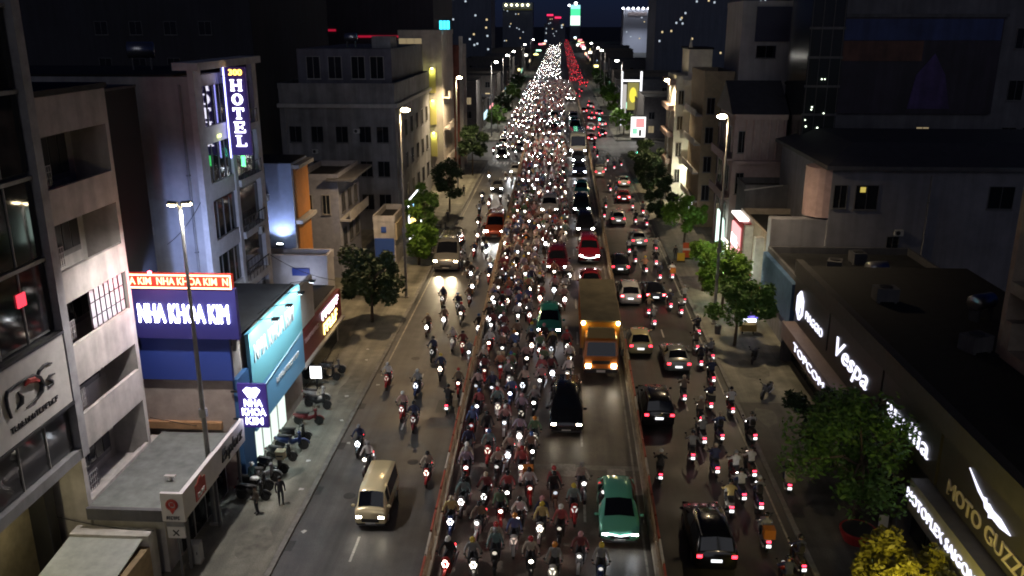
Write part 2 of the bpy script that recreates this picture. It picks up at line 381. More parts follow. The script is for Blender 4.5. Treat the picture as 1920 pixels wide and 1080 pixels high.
ob('frame', B(-23.72, -23.42, 29.3, 37.75, 10.2, 10.34).box(-23.72, -23.42, 29.3, 37.75, 13.86, 14.0), M_BLK, sg)
def stroke(pts, r, mat, par, x, nm='letter_stroke'):
    ob(nm, MB().tube([(x, a, b) for a, b in pts], r, 6), mat, par)
inkm = M('sign_ink', (.015, .015, .02), .5); redm = M('sign_red', (.45, .05, .04), .5)
X = -23.46
A_ = [(33.03, 11.65), (32.92, 12.18), (32.93, 12.62), (33.06, 12.86), (33.4, 12.89), (33.98, 12.9), (34.5, 12.87), (34.96, 12.79), (35.33, 12.56), (35.51, 12.2), (35.36, 11.88), (34.97, 11.7), (34.59, 11.68), (34.15, 11.61)]
stroke(A_, [.07, .08, .08, .09, .07, .07, .09, .12, .15, .15, .12, .08, .05, .03], inkm, sg, X)
stroke([(33.76, 12.53), (33.94, 12.24), (33.87, 11.97), (33.51, 11.85)], [.03, .11, .11, .03], inkm, sg, X)
stroke([(35.27, 12.68), (35.47, 12.85), (35.81, 12.94), (36.19, 12.92), (36.49, 12.82)], [.08, .09, .08, .06, .03], inkm, sg, X)
stroke([(36.57, 12.25), (36.15, 12.31), (35.94, 12.24), (36.27, 12.0), (36.29, 11.85), (35.93, 11.87)], [.04, .07, .09, .09, .07, .03], inkm, sg, X)
stroke([(34.21, 12.66), (34.48, 12.76), (34.88, 12.68), (35.22, 12.46)], [.05, .13, .15, .08], redm, sg, X + .06, 'red_swoosh')
glyphs(14, 0.26, (-23.49, 34.75, 11.05), 'E', inkm, sg, 3.7)
# red lit sign in the office window
ob('window_light', B(-23.78, -23.72, 35.2, 35.8, 15.9, 16.5), E('red_led', (1, .05, .08), 1.6), sg and thing('red_display', 'small red lit display inside the dark office window', 'display'))

# pink-lit apartment house with deep balconies
M_PINK = M('pale_render', (.50, .47, .45), .85, var=.2, scale=.8)
t = thing('balcony_house', 'pale five storey house with deep open balconies beside the dark glass office', 'building')
ob('wall', B(-38, -26.0, 38.4, 45.6, -.05, 24.7), M_PINK, t)
ob('side_pier', B(-26.0, -24.0, 38.4, 38.75, -.05, 24.72), M_PINK, t); ob('side_pier', B(-26.0, -24.0, 45.25, 45.6, -.05, 24.72), M_PINK, t)
ob('roof', B(-38.1, -23.9, 38.3, 45.7, 24.73, 25.0), M_ROOF, t)
for z0, z1 in ((22.9, 24.7), (18.7, 20.4), (14.8, 16.4), (10.5, 12.6), (7.0, 8.9), (3.4, 4.25)):
    ob('balcony_parapet', B(-24.18, -23.98, 38.751, 45.249, z0, z1), M_PINK, t)
    ob('balcony_floor', B(-25.99, -24.181, 38.751, 45.249, z0 - .02, z0 + .12), M_PINK, t)
grille = M('white_grille', (.42, .41, .42), .5)
for k, (z0, z1) in enumerate(((20.5, 22.6), (16.5, 18.5), (12.7, 14.6), (9.0, 10.4), (4.35, 6.8))):
    d = ob('balcony_door', B(-25.99, -25.93, 41.2, 44.6, z0 - .3, z1), M('door_grey', (.2, .19, .19), .6, var=.2), t)
    for j in range(4): ob('door_pane', B(-25.93, -25.90, 41.3 + j * .83, 42.05 + j * .83, z0, z1 - .15), M_PANE2, d)
    gl = thing('balcony_grille', 'white lattice grille at the near end of the balcony, %s storey of the pale house' % ('fifth', 'fourth', 'third', 'second', 'first')[k], 'grille', (-24.3, 39.6, z0), group='balcony grilles')
    for j in range(8): ob('bar', B(-.02, .02, -.8 + j * .19, -.77 + j * .19, .0, 1.0), grille, gl)
    for j in range(4): ob('crossbar', B(-.018, .018, -.8, .56, .05 + j * .3, .08 + j * .3), grille, gl)
sc = thing('barred_window', 'bright window behind steel bars on the third balcony of the pale house', 'window', (-24.22, 0, 0))
ob('screen', B(-.03, 0, 41.6, 45.2, 12.62, 14.7), M('frosted_screen', (.6, .58, .62), .35), sc)
for j in range(8): ob('bar', B(.01, .05, 41.6 + j * .51, 41.64 + j * .51, 12.62, 14.75), M_BLK, sc)
for j in range(2): ob('crossbar', B(.012, .045, 41.6, 45.22, 13.2 + j * .8, 13.24 + j * .8), M_BLK, sc)

t = thing('dark_gap_block', 'black block for the shaded gap between the pale balcony house and the hotel wall', 'wall'); ob('wall', B(-38, -25.45, 45.75, 52, -.05, 24.3), M('gap_shade_black', (.02, .02, .022), .9), t); ob('coping', B(-38, -25.4, 45.72, 52.05, 24.31, 24.45), M_DK, t)  # black block painted as the shaded gap between the two houses
# flat-roofed shop
t = thing('flat_roof_shop', 'low flat roofed shop with white sign fascia below the pale balcony house', 'shop')
ob('wall', B(-24.6, -20.2, 38.6, 46.9, -.05, 3.9), M_WHITE, t)
ob('roof', B(-23.97, -19.05, 38.3, 47.0, 3.9, 4.08), M('roof_sheet_green', (.17, .19, .18), .7, var=.3, scale=1.2), t)
ob('roof_edge', B(-23.96, -19.95, 38.05, 38.29, 3.5, 4.15), M_DK, t)
ob('glass_front', B(-20.19, -20.12, 40.2, 46.6, .3, 2.6), M_PANE, t)
for y in (41.8, 43.4, 45.0): ob('mullion', B(-20.2, -20.08, y - .04, y + .04, .2, 2.7), M_FRW, t)
for y in (39.0, 43.0, 46.6): ob('fascia_post', B(-19.3, -19.15, y - .08, y + .08, .1, 3.88), M_FR, t)
sg = thing('shop_fascia', 'white fascia with red square logo and black script over low shop', 'sign')
wp = M('fascia_white', (.66, .64, .63), .5, var=.08)
ob('panel', B(-19.04, -18.8, 38.2, 42.6, 3.62, 5.15), wp, sg); ob('panel', B(-19.04, -18.82, 42.65, 46.95, 3.66, 5.1), wp, sg); ob('backing', B(-19.2, -19.05, 38.3, 46.9, 4.1, 5.0), M_DK, sg)
ob('logo_square', B(-18.8, -18.76, 39.5, 40.8, 3.82, 4.75), redm, sg); glyphs(4, .24, (-18.74, 40.15, 4.1), 'E', wp, sg, .9)
ob('logo_cap', MB().loft([[(-18.8, 39.8, 4.75), (-18.77, 39.8, 4.75), (-18.77, 40.5, 4.75), (-18.8, 40.5, 4.75)], [(-18.8, 40.05, 5.0), (-18.77, 40.05, 5.0), (-18.77, 40.3, 5.0), (-18.8, 40.3, 5.0)]]), redm, sg)
text('Explorz', 1.05, (-18.79, 44.8, 4.42), 'E', inkm, sg, .012, 3.3, shear=.3)
pg = thing('pin_logo_panel', 'white panel with red map pin at the near corner of the shop fascia', 'sign')
ob('panel', B(-19.9, -18.72, 37.9, 38.08, 3.64, 5.25), wp, pg)
ob('pin_ring', MB().tube([(-19.32 + .25 * cos(a), 37.88, 4.62 + .25 * sin(a)) for a in [2 * pi * k / 14 for k in range(15)]], .08, 6), redm, pg)
ob('pin_dot', B(-19.42, -19.22, 37.86, 37.9, 4.52, 4.72), redm, pg)
ob('pin_point', MB().loft([[(-19.5, 37.9, 4.44), (-19.14, 37.9, 4.44), (-19.14, 37.84, 4.44), (-19.5, 37.84, 4.44)], [(-19.33, 37.9, 4.1), (-19.31, 37.9, 4.1), (-19.31, 37.84, 4.1), (-19.33, 37.84, 4.1)]]), redm, pg)
glyphs(6, .18, (-19.32, 37.88, 3.86), 'S', M_DK, pg, .7)
sg = thing('small_panel_sign', 'small white panel with black cross hanging under the pin logo panel', 'sign')
ob('panel', B(-19.75, -18.85, 37.95, 38.05, 2.65, 3.3), wp, sg); ob('header', B(-19.75, -18.85, 37.95, 38.05, 3.32, 3.6), M_GREY, sg); ob('stroke', MB().tube([(-19.45, 37.93, 2.8), (-19.15, 37.93, 3.12)], .035, 6), inkm, sg); ob('stroke', MB().tube([(-19.15, 37.93, 2.8), (-19.45, 37.93, 3.12)], .035, 6), inkm, sg); ob('post', B(-19.35, -19.25, 38.06, 38.14, .1, 3.6), M_FR, sg)
t = thing('lean_to', 'white walled lean-to with pale translucent roof below the flat roofed shop', 'shed')
ob('wall', B(-24.5, -20.4, 37.2, 38.0, -.05, 3.2), M_WHITE, t); ob('side_wall', B(-20.9, -20.4, 33, 37.2, -.05, 2.6), M('ochre_wall', (.3, .22, .12), .8, var=.3), t)
m = MB(); m.loft([[(-24.5, 37.2, 3.0), (-24.5, 37.2, 3.06), (-24.5, 32, 2.5), (-24.5, 32, 2.44)], [(-20.7, 37.2, 3.0), (-20.7, 37.2, 3.06), (-20.7, 32, 2.5), (-20.7, 32, 2.44)]]); ob('roof_sheet', m, M('sheet_pale', (.36, .39, .37), .5, var=.2), t)

# dental clinic with signs
t = thing('clinic_building', 'blue fronted clinic building carrying the large lit name signs', 'building')
ob('wall', B(-25.3, -19.5, 47.55, 61, -.05, 9.3), M('clinic_beige', (.36, .30, .27), .8, var=.18), t)
ob('blue_band', B(-25.2, -19.35, 47.3, 47.54, 7.4, 10.2), M('clinic_blue', (.03, .06, .30), .5), t)
ob('corner_pillar', B(-20.3, -19.2, 47.6, 49.6, -.05, 7.35), M('clinic_blue2', (.05, .14, .32), .5), t)
ob('base_trim', B(-25.2, -20.35, 47.25, 47.54, 4.15, 4.6), M('ochre_trim', (.35, .2, .1), .7, var=.3), t)
ob('sign_support', B(-24.9, -24.7, 47.3, 47.5, 9.31, 13.9).box(-19.2, -19.0, 47.3, 47.5, 9.31, 13.9), M_FR, t); ob('roof', B(-25.2, -19.6, 47.7, 60.9, 9.31, 9.4), M_ROOF, t)
ob('shop_window', B(-19.49, -19.44, 50.3, 56.5, .3, 2.9), E('shop_interior', (.8, .95, .85), 1.0), t)
for y in (51.5, 53.1, 54.7): ob('mullion', B(-19.48, -19.40, y - .05, y + .05, .2, 3.0), M_FRW, t)
sg = thing('main_name_sign', 'navy board reading NHA KHOA KIM in bright white letters', 'sign')
navy = M('sign_navy', (.02, .02, .11), .45, emit=(.16, .12, .9), es=.035)
ob('board', B(-25.2, -18.55, 46.9, 47.28, 10.2, 13.3), navy, sg)
text('NHA KHOA KIM', 1.65, (-21.72, 46.86, 11.7), 'S', E('letter_white', (.80, .80, 1), 14), sg, .0, 5.35, ext=.05, sy=1.0)
tk = thing('led_ticker', 'narrow red LED ticker board with orange letters above the navy sign', 'sign')
ob('board', B(-25.1, -18.7, 46.85, 47.25, 13.3, 14.15), M('ticker_red', (.25, .02, .01), .5, emit=(1, .05, .02), es=.3), tk)
brd = E('ticker_border', (1, .45, .25), 7)
for bx in ((-25.1, -18.7, 14.07, 14.14), (-25.1, -18.7, 13.31, 13.38)): ob('border', B(bx[0], bx[1], 46.8, 46.849, bx[2], bx[3]), brd, tk)
for bx in ((-25.1, -25.04), (-18.76, -18.7)): ob('border', B(bx[0], bx[1], 46.801, 46.85, 13.381, 14.069), brd, tk)
text('A KIM  NHA KHOA KIM  N', .62, (-21.75, 46.83, 13.72), 'S', E('ticker_text', (1, .62, .30), 3), tk, .008, 5.8)
rbn = ob('added_red_glow', MB().ball((-23.3, 46.6, 14.3), .12), E('added_red_glow_lit', (1, .08, .12), 20), tk); lamp('ticker_glow_fill', 'POINT', (-23.1, 45.9, 13.9), 130, (1, .1, .16), None, .1)  # red ball and light added for the ticker's glow on the balcony house
cb = thing('cyan_billboard', 'large cyan billboard lit from above by arm lamps, facing the street', 'billboard')
ob('upper_panel', B(-19.3, -19.05, 49.65, 60.6, 5.6, 9.5), M('cyan_panel', (.22, .62, .72), .55), cb)
m = MB(); m.loft([[(-19.3, 49.65, 2.9), (-19.3, 60.6, 2.9), (-19.3, 60.6, 5.59), (-19.3, 49.65, 5.59)], [(-19.06, 49.65, 2.9), (-19.06, 60.6, 2.9), (-19.06, 60.6, 5.59), (-19.06, 49.65, 5.59)]]); ob('lower_panel', m, M('blue_panel', (.2, .52, .85), .55), cb)
ob('stripe', MB().tube([(-19.04, 49.9, 5.1), (-19.04, 60.4, 5.9)], .05, 5), M('stripe_pale', (.45, .65, .75), .5), cb)
text('NHA KHOA KIM', 1.6, (-19.02, 54.4, 7.9), 'E', M('billboard_letter', (.85, .9, .9), .5), cb, .02, 8.4, shear=.1)
glyphs(12, 0.35, (-19.02, 56.6, 4.6), 'E', M('billboard_letter', (.85, .9, .9)), cb, 5.2)
for i, y in enumerate((50.8, 53.6, 56.4, 59.2)):
    fa = thing('arm_floodlight', 'black floodlight on a thin arm above the cyan billboard, %s from its near end' % ORD[i], 'floodlight', (-19.2, y, 9.5), group='billboard floodlights')
    ob('arm', MB().tube([(-.6, 0, 0), (.0, 0, .5), (1.5, 0, .75)], .03, 6), M_BLK, fa); h = ob('lamp_head', B(1.35, 1.75, -.25, .25, .6, .72), M_BLK, fa)
    ob('lens', B(1.4, 1.7, -.2, .2, .58, .598), E('flood_lens', (.85, .95, 1), 25), h)
    lamp('floodlight', 'SPOT', (-17.65, y, 10.02), 650, (.85, .95, 1), None, .12, (radians(0), radians(38), 0), radians(120), .6)
sg = thing('projecting_sign', 'upright purple sign with white tooth emblem and three lit words on pillar', 'sign')
ob('case', B(-19.15, -17.4, 47.3, 47.52, 4.35, 7.2), M('sign_purple', (.04, .025, .2), .5, emit=(.25, .12, 1), es=.06), sg); ob('bracket', B(-19.6, -19.16, 47.36, 47.46, 6.6, 6.7), M_BLK, sg); ob('bracket', B(-19.6, -19.16, 47.36, 47.46, 4.8, 4.9), M_BLK, sg)
wl_ = E('letter_white2', (.82, .82, 1), 5)
m = MB(); c = [(-.62, .18), (-.35, .42), (0, .34), (.35, .42), (.62, .18), (.28, -.34), (.1, -.42), (0, -.3), (-.1, -.42), (-.28, -.34)]
m.loft([[(-18.27 + a * .85, 47.28, 6.66 + b * .85) for a, b in c], [(-18.27 + a * .85, 47.24, 6.66 + b * .85) for a, b in c]]); ob('tooth_emblem', m, wl_, sg)
for tx, z, w in (('NHA', 5.97, 1.1), ('KHOA', 5.38, 1.45), ('KIM', 4.78, 1.05)): text(tx, .66, (-18.25, 47.26, z), 'S', wl_, sg, .01, w)
# white panel and red shop beyond
t = thing('red_fronted_shop', 'shop with white upper panel and dark red fascia next to the cyan billboard', 'shop')
ob('wall', B(-26, -19.9, 61.1, 73.8, -.05, 5.3), M_WHITE, t); ob('upper_panel', B(-19.89, -19.6, 61.1, 65.8, 5.3, 8.7), M('panel_white', (.6, .58, .55), .7, var=.1), t)
ob('red_fascia', B(-19.89, -19.5, 61.0, 73.8, 2.6, 5.1), M('fascia_red', (.20, .025, .03), .5, var=.15), t); ob('awning_edge', B(-19.5, -19.2, 61.1, 73.7, 2.45, 2.59), M_FRW, t)
ob('glass_front', B(-19.89, -19.82, 61.8, 73, .3, 2.4), M_PANE, t); ob('roof', B(-26, -19.95, 61.2, 73.7, 5.31, 5.4), M_ROOF, t)
sg = thing('lit_shop_sign', 'pink white and yellow lit letters on the dark red fascia', 'sign')
glyphs(6, 0.66, (-19.45, 70.2, 4.55), 'E', E('letter_pinkwhite', (1, .75, .95), 6), sg, 5.4); glyphs(5, 0.91, (-19.45, 70.0, 3.35), 'E', E('letter_yellow', (1, .72, .2), 5), sg, 4.6)
glyphs(10, 0.35, (-19.45, 64.3, 4.3), 'E', M('faded_letter', (.5, .3, .3), .6), sg, 4)
sg = thing('street_lightbox', 'white lit box sign standing on the pavement under the red fascia', 'sign', (-18.9, 62.8, .14))
ob('case', B(-.5, .5, -.12, .12, .9, 2.0), M_BLK, sg); ob('face', B(-.44, .44, -.15, -.121, .96, 1.94), E('lightbox_face', (.92, .95, 1), 4), sg); ob('post', B(-.05, .05, -.05, .05, 0, .999), M_BLK, sg)
glyphs(4, 0.2, (0, -.17, 1.7), 'S', M('lightbox_green', (.05, .3, .1), .5), sg, .7)

# hotel
M_HOT = M('hotel_wall', (.38, .38, .40), .85, var=.2, scale=.5)
t = thing('hotel_building', 'tall narrow hotel with plain grey side wall and pale framed window bays', 'building')
ob('wall', B(-42, -24.3, 57.0, 69.0, -.05, 24.6), M_HOT, t)
M_HP = M('hotel_pier', (.52, .52, .54), .8, var=.15)
for y0, y1 in ((56.95, 58.2), (62.7, 63.3), (68.1, 69.05)): ob('facade_pier', B(-24.3, -23.9, y0, y1, -.05, 25.0), M_HP, t)
ob('cornice', B(-25.2, -23.5, 56.8, 69.2, 25.01, 25.5), M_HP, t); ob('roof', B(-42, -25.21, 57.0, 69, 24.61, 24.75), M_ROOF, t)
for k, z in enumerate((21.2, 17.3, 13.3, 9.4, 5.5)):
    ob('spandrel', B(-24.29, -23.98, 58.21, 62.69, z - 1.2, z - .05), M_HP, t)
    w = ob('bay_window', B(-24.28, -24.12, 58.21, 62.69, z, z + 2.65), M_PANE, t)
    for j in range(3): ob('mullion', B(-24.12, -24.06, 59.2 + j * 1.15, 59.26 + j * 1.15, z, z + 2.6), M_FR, w)
    ob('balcony_slab', B(-24.29, -23.7, 63.31, 68.09, z - 1.1, z - .6), M_HP, t); ob('balcony_glass', B(-24.29, -24.2, 63.4, 68.0, z - .4, z + 2.5), M_PANE2, t)
    for j in range(7): ob('baluster', B(-23.76, -23.72, 63.5 + j * .75, 63.55 + j * .75, z - .599, z + .35), M_BLK, t)
    ob('handrail', B(-23.78, -23.7, 63.32, 68.08, z + .351, z + .41), M_BLK, t)
sg = thing('hotel_sign', 'vertical purple sign with white HOTEL letters projecting from the hotel front', 'sign')
ob('case', B(-23.65, -22.2, 61.9, 62.15, 18.8, 25.0), M('hotel_sign_case', (.03, .015, .12), .5, emit=(.3, .12, 1), es=.03), sg)
ob('neon_edge', MB().tube([(-23.75, 61.85, 18.6), (-23.75, 61.85, 25.0)], .045, 6), E('neon_violet', (.35, .35, 1), 6), sg)
hl = E('hotel_letter', (.85, .82, 1), 6)
def serif(ch, cx, cz, w, h):
    """slab serif capitals as in the photo"""
    m = MB(); y0, y1 = 61.82, 61.89; s = .15; sf = .07
    def bar(a, b, c, d): m.box(cx + a * w, cx + b * w, y0, y1, cz + c * h, cz + d * h)
    if ch == 'H':
        for a in (-.5, .2): bar(a + .04, a + .26, -.5, .5); bar(a - .03, a + .33, -.5, -.42); bar(a - .03, a + .33, .42, .5)
        bar(-.25, .25, -.07, .07)
    elif ch == 'O':
        n = 18
        for k in range(n):
            a, b = 2 * pi * k / n, 2 * pi * (k + 1) / n
            p = lambda q, r: (cx + cos(q) * w * (.5 - (r * .24)), cz + sin(q) * h * (.5 - r * .13))
            q = [p(a, 0), p(b, 0), p(b, 1), p(a, 1)]; m.loft([[(u, y0, v) for u, v in q], [(u, y1, v) for u, v in q]])
    elif ch == 'T': bar(-.12, .12, -.5, .5); bar(-.5, .5, .38, .5); bar(-.5, -.4, .2, .5); bar(.4, .5, .2, .5); bar(-.25, .25, -.5, -.42)
    elif ch == 'E':
        bar(-.4, -.16, -.5, .5); bar(-.5, .45, .4, .5); bar(-.5, .5, -.5, -.4); bar(-.2, .25, -.05, .06); bar(.37, .45, .2, .5); bar(.42, .5, -.5, -.22); bar(.2, .27, -.17, .18)
    elif ch == 'L': bar(-.3, -.06, -.5, .5); bar(-.45, .1, .42, .5); bar(-.45, .5, -.5, -.4); bar(.42, .5, -.5, -.2)
    ob('letter', m, hl, sg)
for i, ch in enumerate('HOTEL'): serif(ch, -22.92, 23.75 - i * .98, .78, .78)
text('300', .55, (-22.92, 61.86, 24.62), 'S', E('letter_amber', (1, .55, .08), 5), sg, .02, .95)
ob('green_panel', B(-23.0, -22.75, 61.8, 61.88, 18.0, 18.75), E('green_led', (.1, 1, .25), 3), sg); ob('bracket', B(-24.0, -23.66, 61.95, 62.05, 19.3, 19.4).box(-24.0, -23.66, 61.95, 62.05, 24.3, 24.4), M_BLK, sg)
lamp('room_light', 'POINT', (-23.6, 60.5, 20.3), 6, (.8, .9, .3), None, .1)
ob('room_lamp', B(-24.05, -23.95, 60.2, 60.9, 20.25, 20.45), E('lamp_lime', (.8, .9, .25), 3), thing('wall_lamp', 'small yellow green wall lamp below the HOTEL sign', 'lamp'))

for k, (x, c, e) in enumerate(((-24.6, (.34, .46, 1), 1500), (-20.2, (.55, .66, 1), 2600))):
    bw = thing('assumed_blue_floodlight', 'assumed blue floodlight behind the ticker board washing the hotel wall, %s one' % ('inner', 'street side')[k], 'floodlight', (x, 48.4, 9.4)); ob('post', B(-.04, .04, -.04, .04, 0, 2.9), M_BLK, bw); ob('housing', B(-.3, .3, -.15, .15, 2.901, 3.15), M_BLK, bw); ob('lens', B(-.25, .25, .151, .17, 2.93, 3.12), E('assumed_blue_lens', (.3, .4, 1), 12), bw)  # assumed lamps, unseen behind the board, added for the hotel wall's blue glow
    lamp('assumed_blue_wash', 'SPOT', (x, 48.7, 12.45), e, c, None, .15, (radians(97), 0, radians(8)), radians(80), .9)
# blue walled house with orange front
t = thing('blue_side_house', 'narrow house with blue lit side wall and orange panel front', 'building')
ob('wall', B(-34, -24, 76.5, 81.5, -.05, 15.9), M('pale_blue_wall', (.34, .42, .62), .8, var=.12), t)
ob('front_panel', B(-23.99, -23.8, 77.0, 81.0, 10.8, 15.3), M('orange_panel', (.42, .17, .03), .6, var=.15), t); ob('front_panel', B(-23.99, -23.8, 77.0, 81.0, 6.3, 10.3), M('orange_panel', (.42, .17, .03)), t)
ob('ledge', B(-24, -23.3, 76.6, 81.4, 15.4, 15.75), M_FRW, t); ob('ledge', B(-24, -23.3, 76.6, 81.4, 10.35, 10.7), M_FRW, t); ob('roof', B(-34, -24.05, 76.6, 81.4, 15.91, 16.0), M_ROOF, t)
wf = thing('assumed_wall_washer', 'assumed white floodlight at the foot of the blue side wall', 'floodlight', (-25.2, 75.4, 8.55)); ob('housing', B(-.3, .3, -.15, .15, 0, .2), M_BLK, wf); ob('lens', B(-.25, .25, -.1, .1, .201, .23), E('flood_lens', (.85, .95, 1), 25), wf)  # lamp assumed from the brightness at the wall's foot
lamp('assumed_wall_wash', 'SPOT', (-25.2, 75.4, 8.85), 520, (.6, .68, 1), None, .1, (radians(165), 0, 0), radians(130), .7)
t = block('white_low_shop', 'low white walled shop between the red fascia and the orange fronted house', -30, -20.6, 74.0, 76.3, 7.4, M('white_shop', (.55, .54, .56), .8, var=.12)); ob('blue_door', B(-23.8, -22.2, 73.9, 73.98, 6.2, 6.9), M('clinic_blue'), t)
wf = thing('assumed_roof_floodlight', 'assumed white floodlight on the red shop roof lighting the low white wall', 'floodlight', (-22.6, 71.6, 5.4)); ob('housing', B(-.25, .25, -.12, .12, 0, .25), M_BLK, wf); ob('lens', B(-.2, .2, .121, .14, .03, .22), E('flood_lens', (.85, .95, 1), 25), wf)  # assumed lamp, added to brighten the white shop's wall
lamp('assumed_shop_wash', 'SPOT', (-22.6, 71.9, 5.7), 90, (.75, .78, 1), None, .1, (radians(100), 0, 0), radians(140), .8)
t = block('rear_plain_house', 'plain lilac house with flat canopy behind the dark round tree', -29, -24.4, 94, 104, 11.3, M('lilac_wall', (.26, .27, .33), .85, var=.2))
ob('canopy', B(-25.5, -22.6, 93.2, 104, 11.35, 11.6), M_DK, t); ob('balcony', B(-24.4, -23.2, 94.3, 103.7, 6.6, 6.9).box(-23.3, -23.2, 94.3, 103.7, 6.9, 7.7), M_FRW, t)
grid(t, 'S', (-29, -24.4, 94, 104), (1.2, 3.2), (7.5,), .9, 2.2, frame=M_FRW); grid(t, 'E', (-29, -24.4, 94, 104), (2, 5, 8), (3.4, 7.4), 1.6, 2.2)
t = block('kiosk_house', 'small white house with blue lower panel beside the lit frame sign', -21.7, -19.2, 99, 106, 5.6, M_WHITE)
ob('blue_panel', B(-21.6, -19.3, 98.8, 98.98, .2, 3.6), M('panel_blue', (.04, .10, .4), .5), t); ob('emblem', B(-20.8, -20.2, 98.9, 98.98, 4.3, 5.0), M('panel_blue', (.04, .10, .4)), t); ob('sign_strip', B(-19.19, -19.0, 99.3, 105.8, 3.3, 5.3), M('cream_strip', (.45, .38, .25), .6, var=.2), t)
sg = thing('framed_light_sign', 'sign outlined by white light tubes with yellow lit letters near the lit tree', 'sign')
ob('board', B(-19.3, -19.0, 107.5, 117, 1.4, 6.4), M_DK, sg)
tb = E('tube_white', (.9, .95, 1), 5)
for a, b in (((107.5, 1.4), (117, 1.4)), ((117, 1.4), (117, 6.4)), ((117, 6.4), (107.5, 6.4)), ((107.5, 6.4), (107.5, 1.4))): ob('light_tube', MB().tube([(-18.95, *a), (-18.95, *b)], .07, 6), tb, sg)
glyphs(6, 1.12, (-18.95, 112.0, 3.3), 'E', E('letter_yellow', (1, .72, .2), 5), sg, 7.2); glyphs(3, 0.63, (-18.95, 112.6, 5.2), 'E', E('letter_blue', (.3, .6, 1), 4), sg, 3)
# large grey block behind
M_G9 = M('stained_grey', (.22, .22, .23), .9, var=.35, scale=.25)
t = block('grey_block', 'large stained grey block with dark upper floors behind the lilac house', -38, -22.2, 118, 150, 19.5, M_G9)
ob('upper_floor', B(-36, -23, 121, 149, 19.6, 24.6), M('dark_upper', (.12, .12, .15), .85, var=.25, scale=.4), t); ob('cornice', B(-38.2, -21.8, 117.6, 150.2, 17.0, 17.5), M_FRW, t)
grid(t, 'S', (-38, -22.2, 118, 150), (2, 5, 8.4, 11.6, 14), (3, 7.6, 12.3), 1.7, 2.2); grid(t, 'S', (-36, -23, 121, 149), (2.2, 5.2, 8.4, 11), (20.6,), 1.9, 3.0, frame=M_FRW)
grid(t, 'E', (-38, -22.2, 118, 150), (3, 8, 13, 18, 23, 28), (3, 7.6, 12.3), 1.9, 2.4)
ob('roof_hut', B(-26, -23.4, 123, 128, 24.61, 26.2), M_GREY, t)
t = thing('yellow_lit_house', 'tall beige house with yellow lit niches and a lit top window', 'building')
M_BEI = M('beige_wall', (.42, .38, .34), .85, var=.18, scale=.5)
ob('wall', B(-27.5, -20.2, 152, 168, -.05, 26), M_BEI, t); ob('parapet', B(-27.6, -20.1, 151.9, 168.1, 26.01, 26.8), M_BEI, t); ob('roof', B(-27.4, -20.3, 152.1, 167.9, 26.81, 26.9), M_ROOF, t)
P = onface(t, 'S', -27.5, -20.2, 152, 168)
window(t, P, 'S', 2.0, 22.6, 4.0, 2.9, 'dim', M_FRW, 2)
for i, z in enumerate((5.5, 11, 16.4)):
    n = ob('niche', B(-22.4, -21.3, 151.75, 151.98, z, z + 4.2), M('niche_yellow', (.5, .46, .15), .7), t)
    ob('niche_lamp', B(-22.0, -21.7, 151.3, 151.6, z + 4.0, z + 4.2), E('niche_bulb', (1, .95, .45), 9), n)
    lamp('niche_light', 'POINT', (-21.85, 151.3, z + 3.6), 55, (.95, .95, .35), None, .1)
    window(t, P, 'S', 1.6, z + .5, 1.6, 2.8, None, M_FRW); ob('balcony', B(-20.19, -19.2, 153, 160, z - 1.0, z - .7).box(-19.3, -19.2, 153, 160, z - .7, z + .2), M_BEI, t)
    ob('planter', B(-24.6, -23.2, 151.2, 151.98, z - .4, z + .4), M_DK, t)
sg = thing('cyan_roof_sign', 'small bright cyan lit sign on the roof of the beige house', 'sign'); ob('face', B(-20.6, -18.9, 153, 153.2, 26.9, 28.3), E('cyan_led', (.05, .7, 1), 2.5), sg)
for xx in (-20.0, -19.45): ob('divider', B(xx - .04, xx + .04, 152.95, 153.0, 26.9, 28.3), M_BLK, sg)
t = block('brick_narrow_house', 'narrow dark red brick house behind the beige house', -23, -19.4, 171, 182, 23, M('dark_brick', (.20, .07, .055), .85, var=.3, scale=.8))
ob('frame_fin', B(-19.39, -18.7, 171, 171.5, -.05, 25.5), M_WHITE, t); ob('frame_fin', B(-19.39, -18.7, 177, 177.5, -.05, 24.0), M_WHITE, t); grid(t, 'S', (-23, -19.4, 171, 182), (1.6,), (4, 8, 12, 16), 1.6, 2.2); grid(t, 'E', (-23, -19.4, 171, 182), (2.5, 4.6, 8.5), (4, 8, 12, 16, 20), 1.2, 2.2)
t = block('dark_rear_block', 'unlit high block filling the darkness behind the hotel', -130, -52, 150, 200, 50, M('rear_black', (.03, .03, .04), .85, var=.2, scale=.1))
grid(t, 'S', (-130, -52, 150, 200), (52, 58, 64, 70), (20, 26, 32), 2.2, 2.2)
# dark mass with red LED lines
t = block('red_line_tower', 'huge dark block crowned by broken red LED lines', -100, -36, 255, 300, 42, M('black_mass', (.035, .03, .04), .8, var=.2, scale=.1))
rl = E('red_line', (1, .02, .08), .28)
for a, b, z in ((-82, -64, 25.6), (-58, -41, 23.9)): ob('led_line', B(a, b, 254.7, 254.9, z, z + .6), rl, t)
tank((-30, 128, 24.65), 'steel water tank on the roof of the stained grey block'); tank((-29.6, 62, 24.8), 'steel water tank on the hotel roof', .4)
for i, (l, f, d) in enumerate((((-24.3 + .5, 66.6, 11.9), 'E', 'third floor of the hotel front'), ((-31, 117.9, 8.5), 'S', 'near wall of the stained grey block, lower'), ((-27.5, 117.9, 13.6), 'S', 'near wall of the stained grey block, upper'), ((-28.6, 93.9, 10.2), 'S', 'near wall of the lilac house'))):
    aircon(l, f, 'white air conditioner unit on the ' + d)

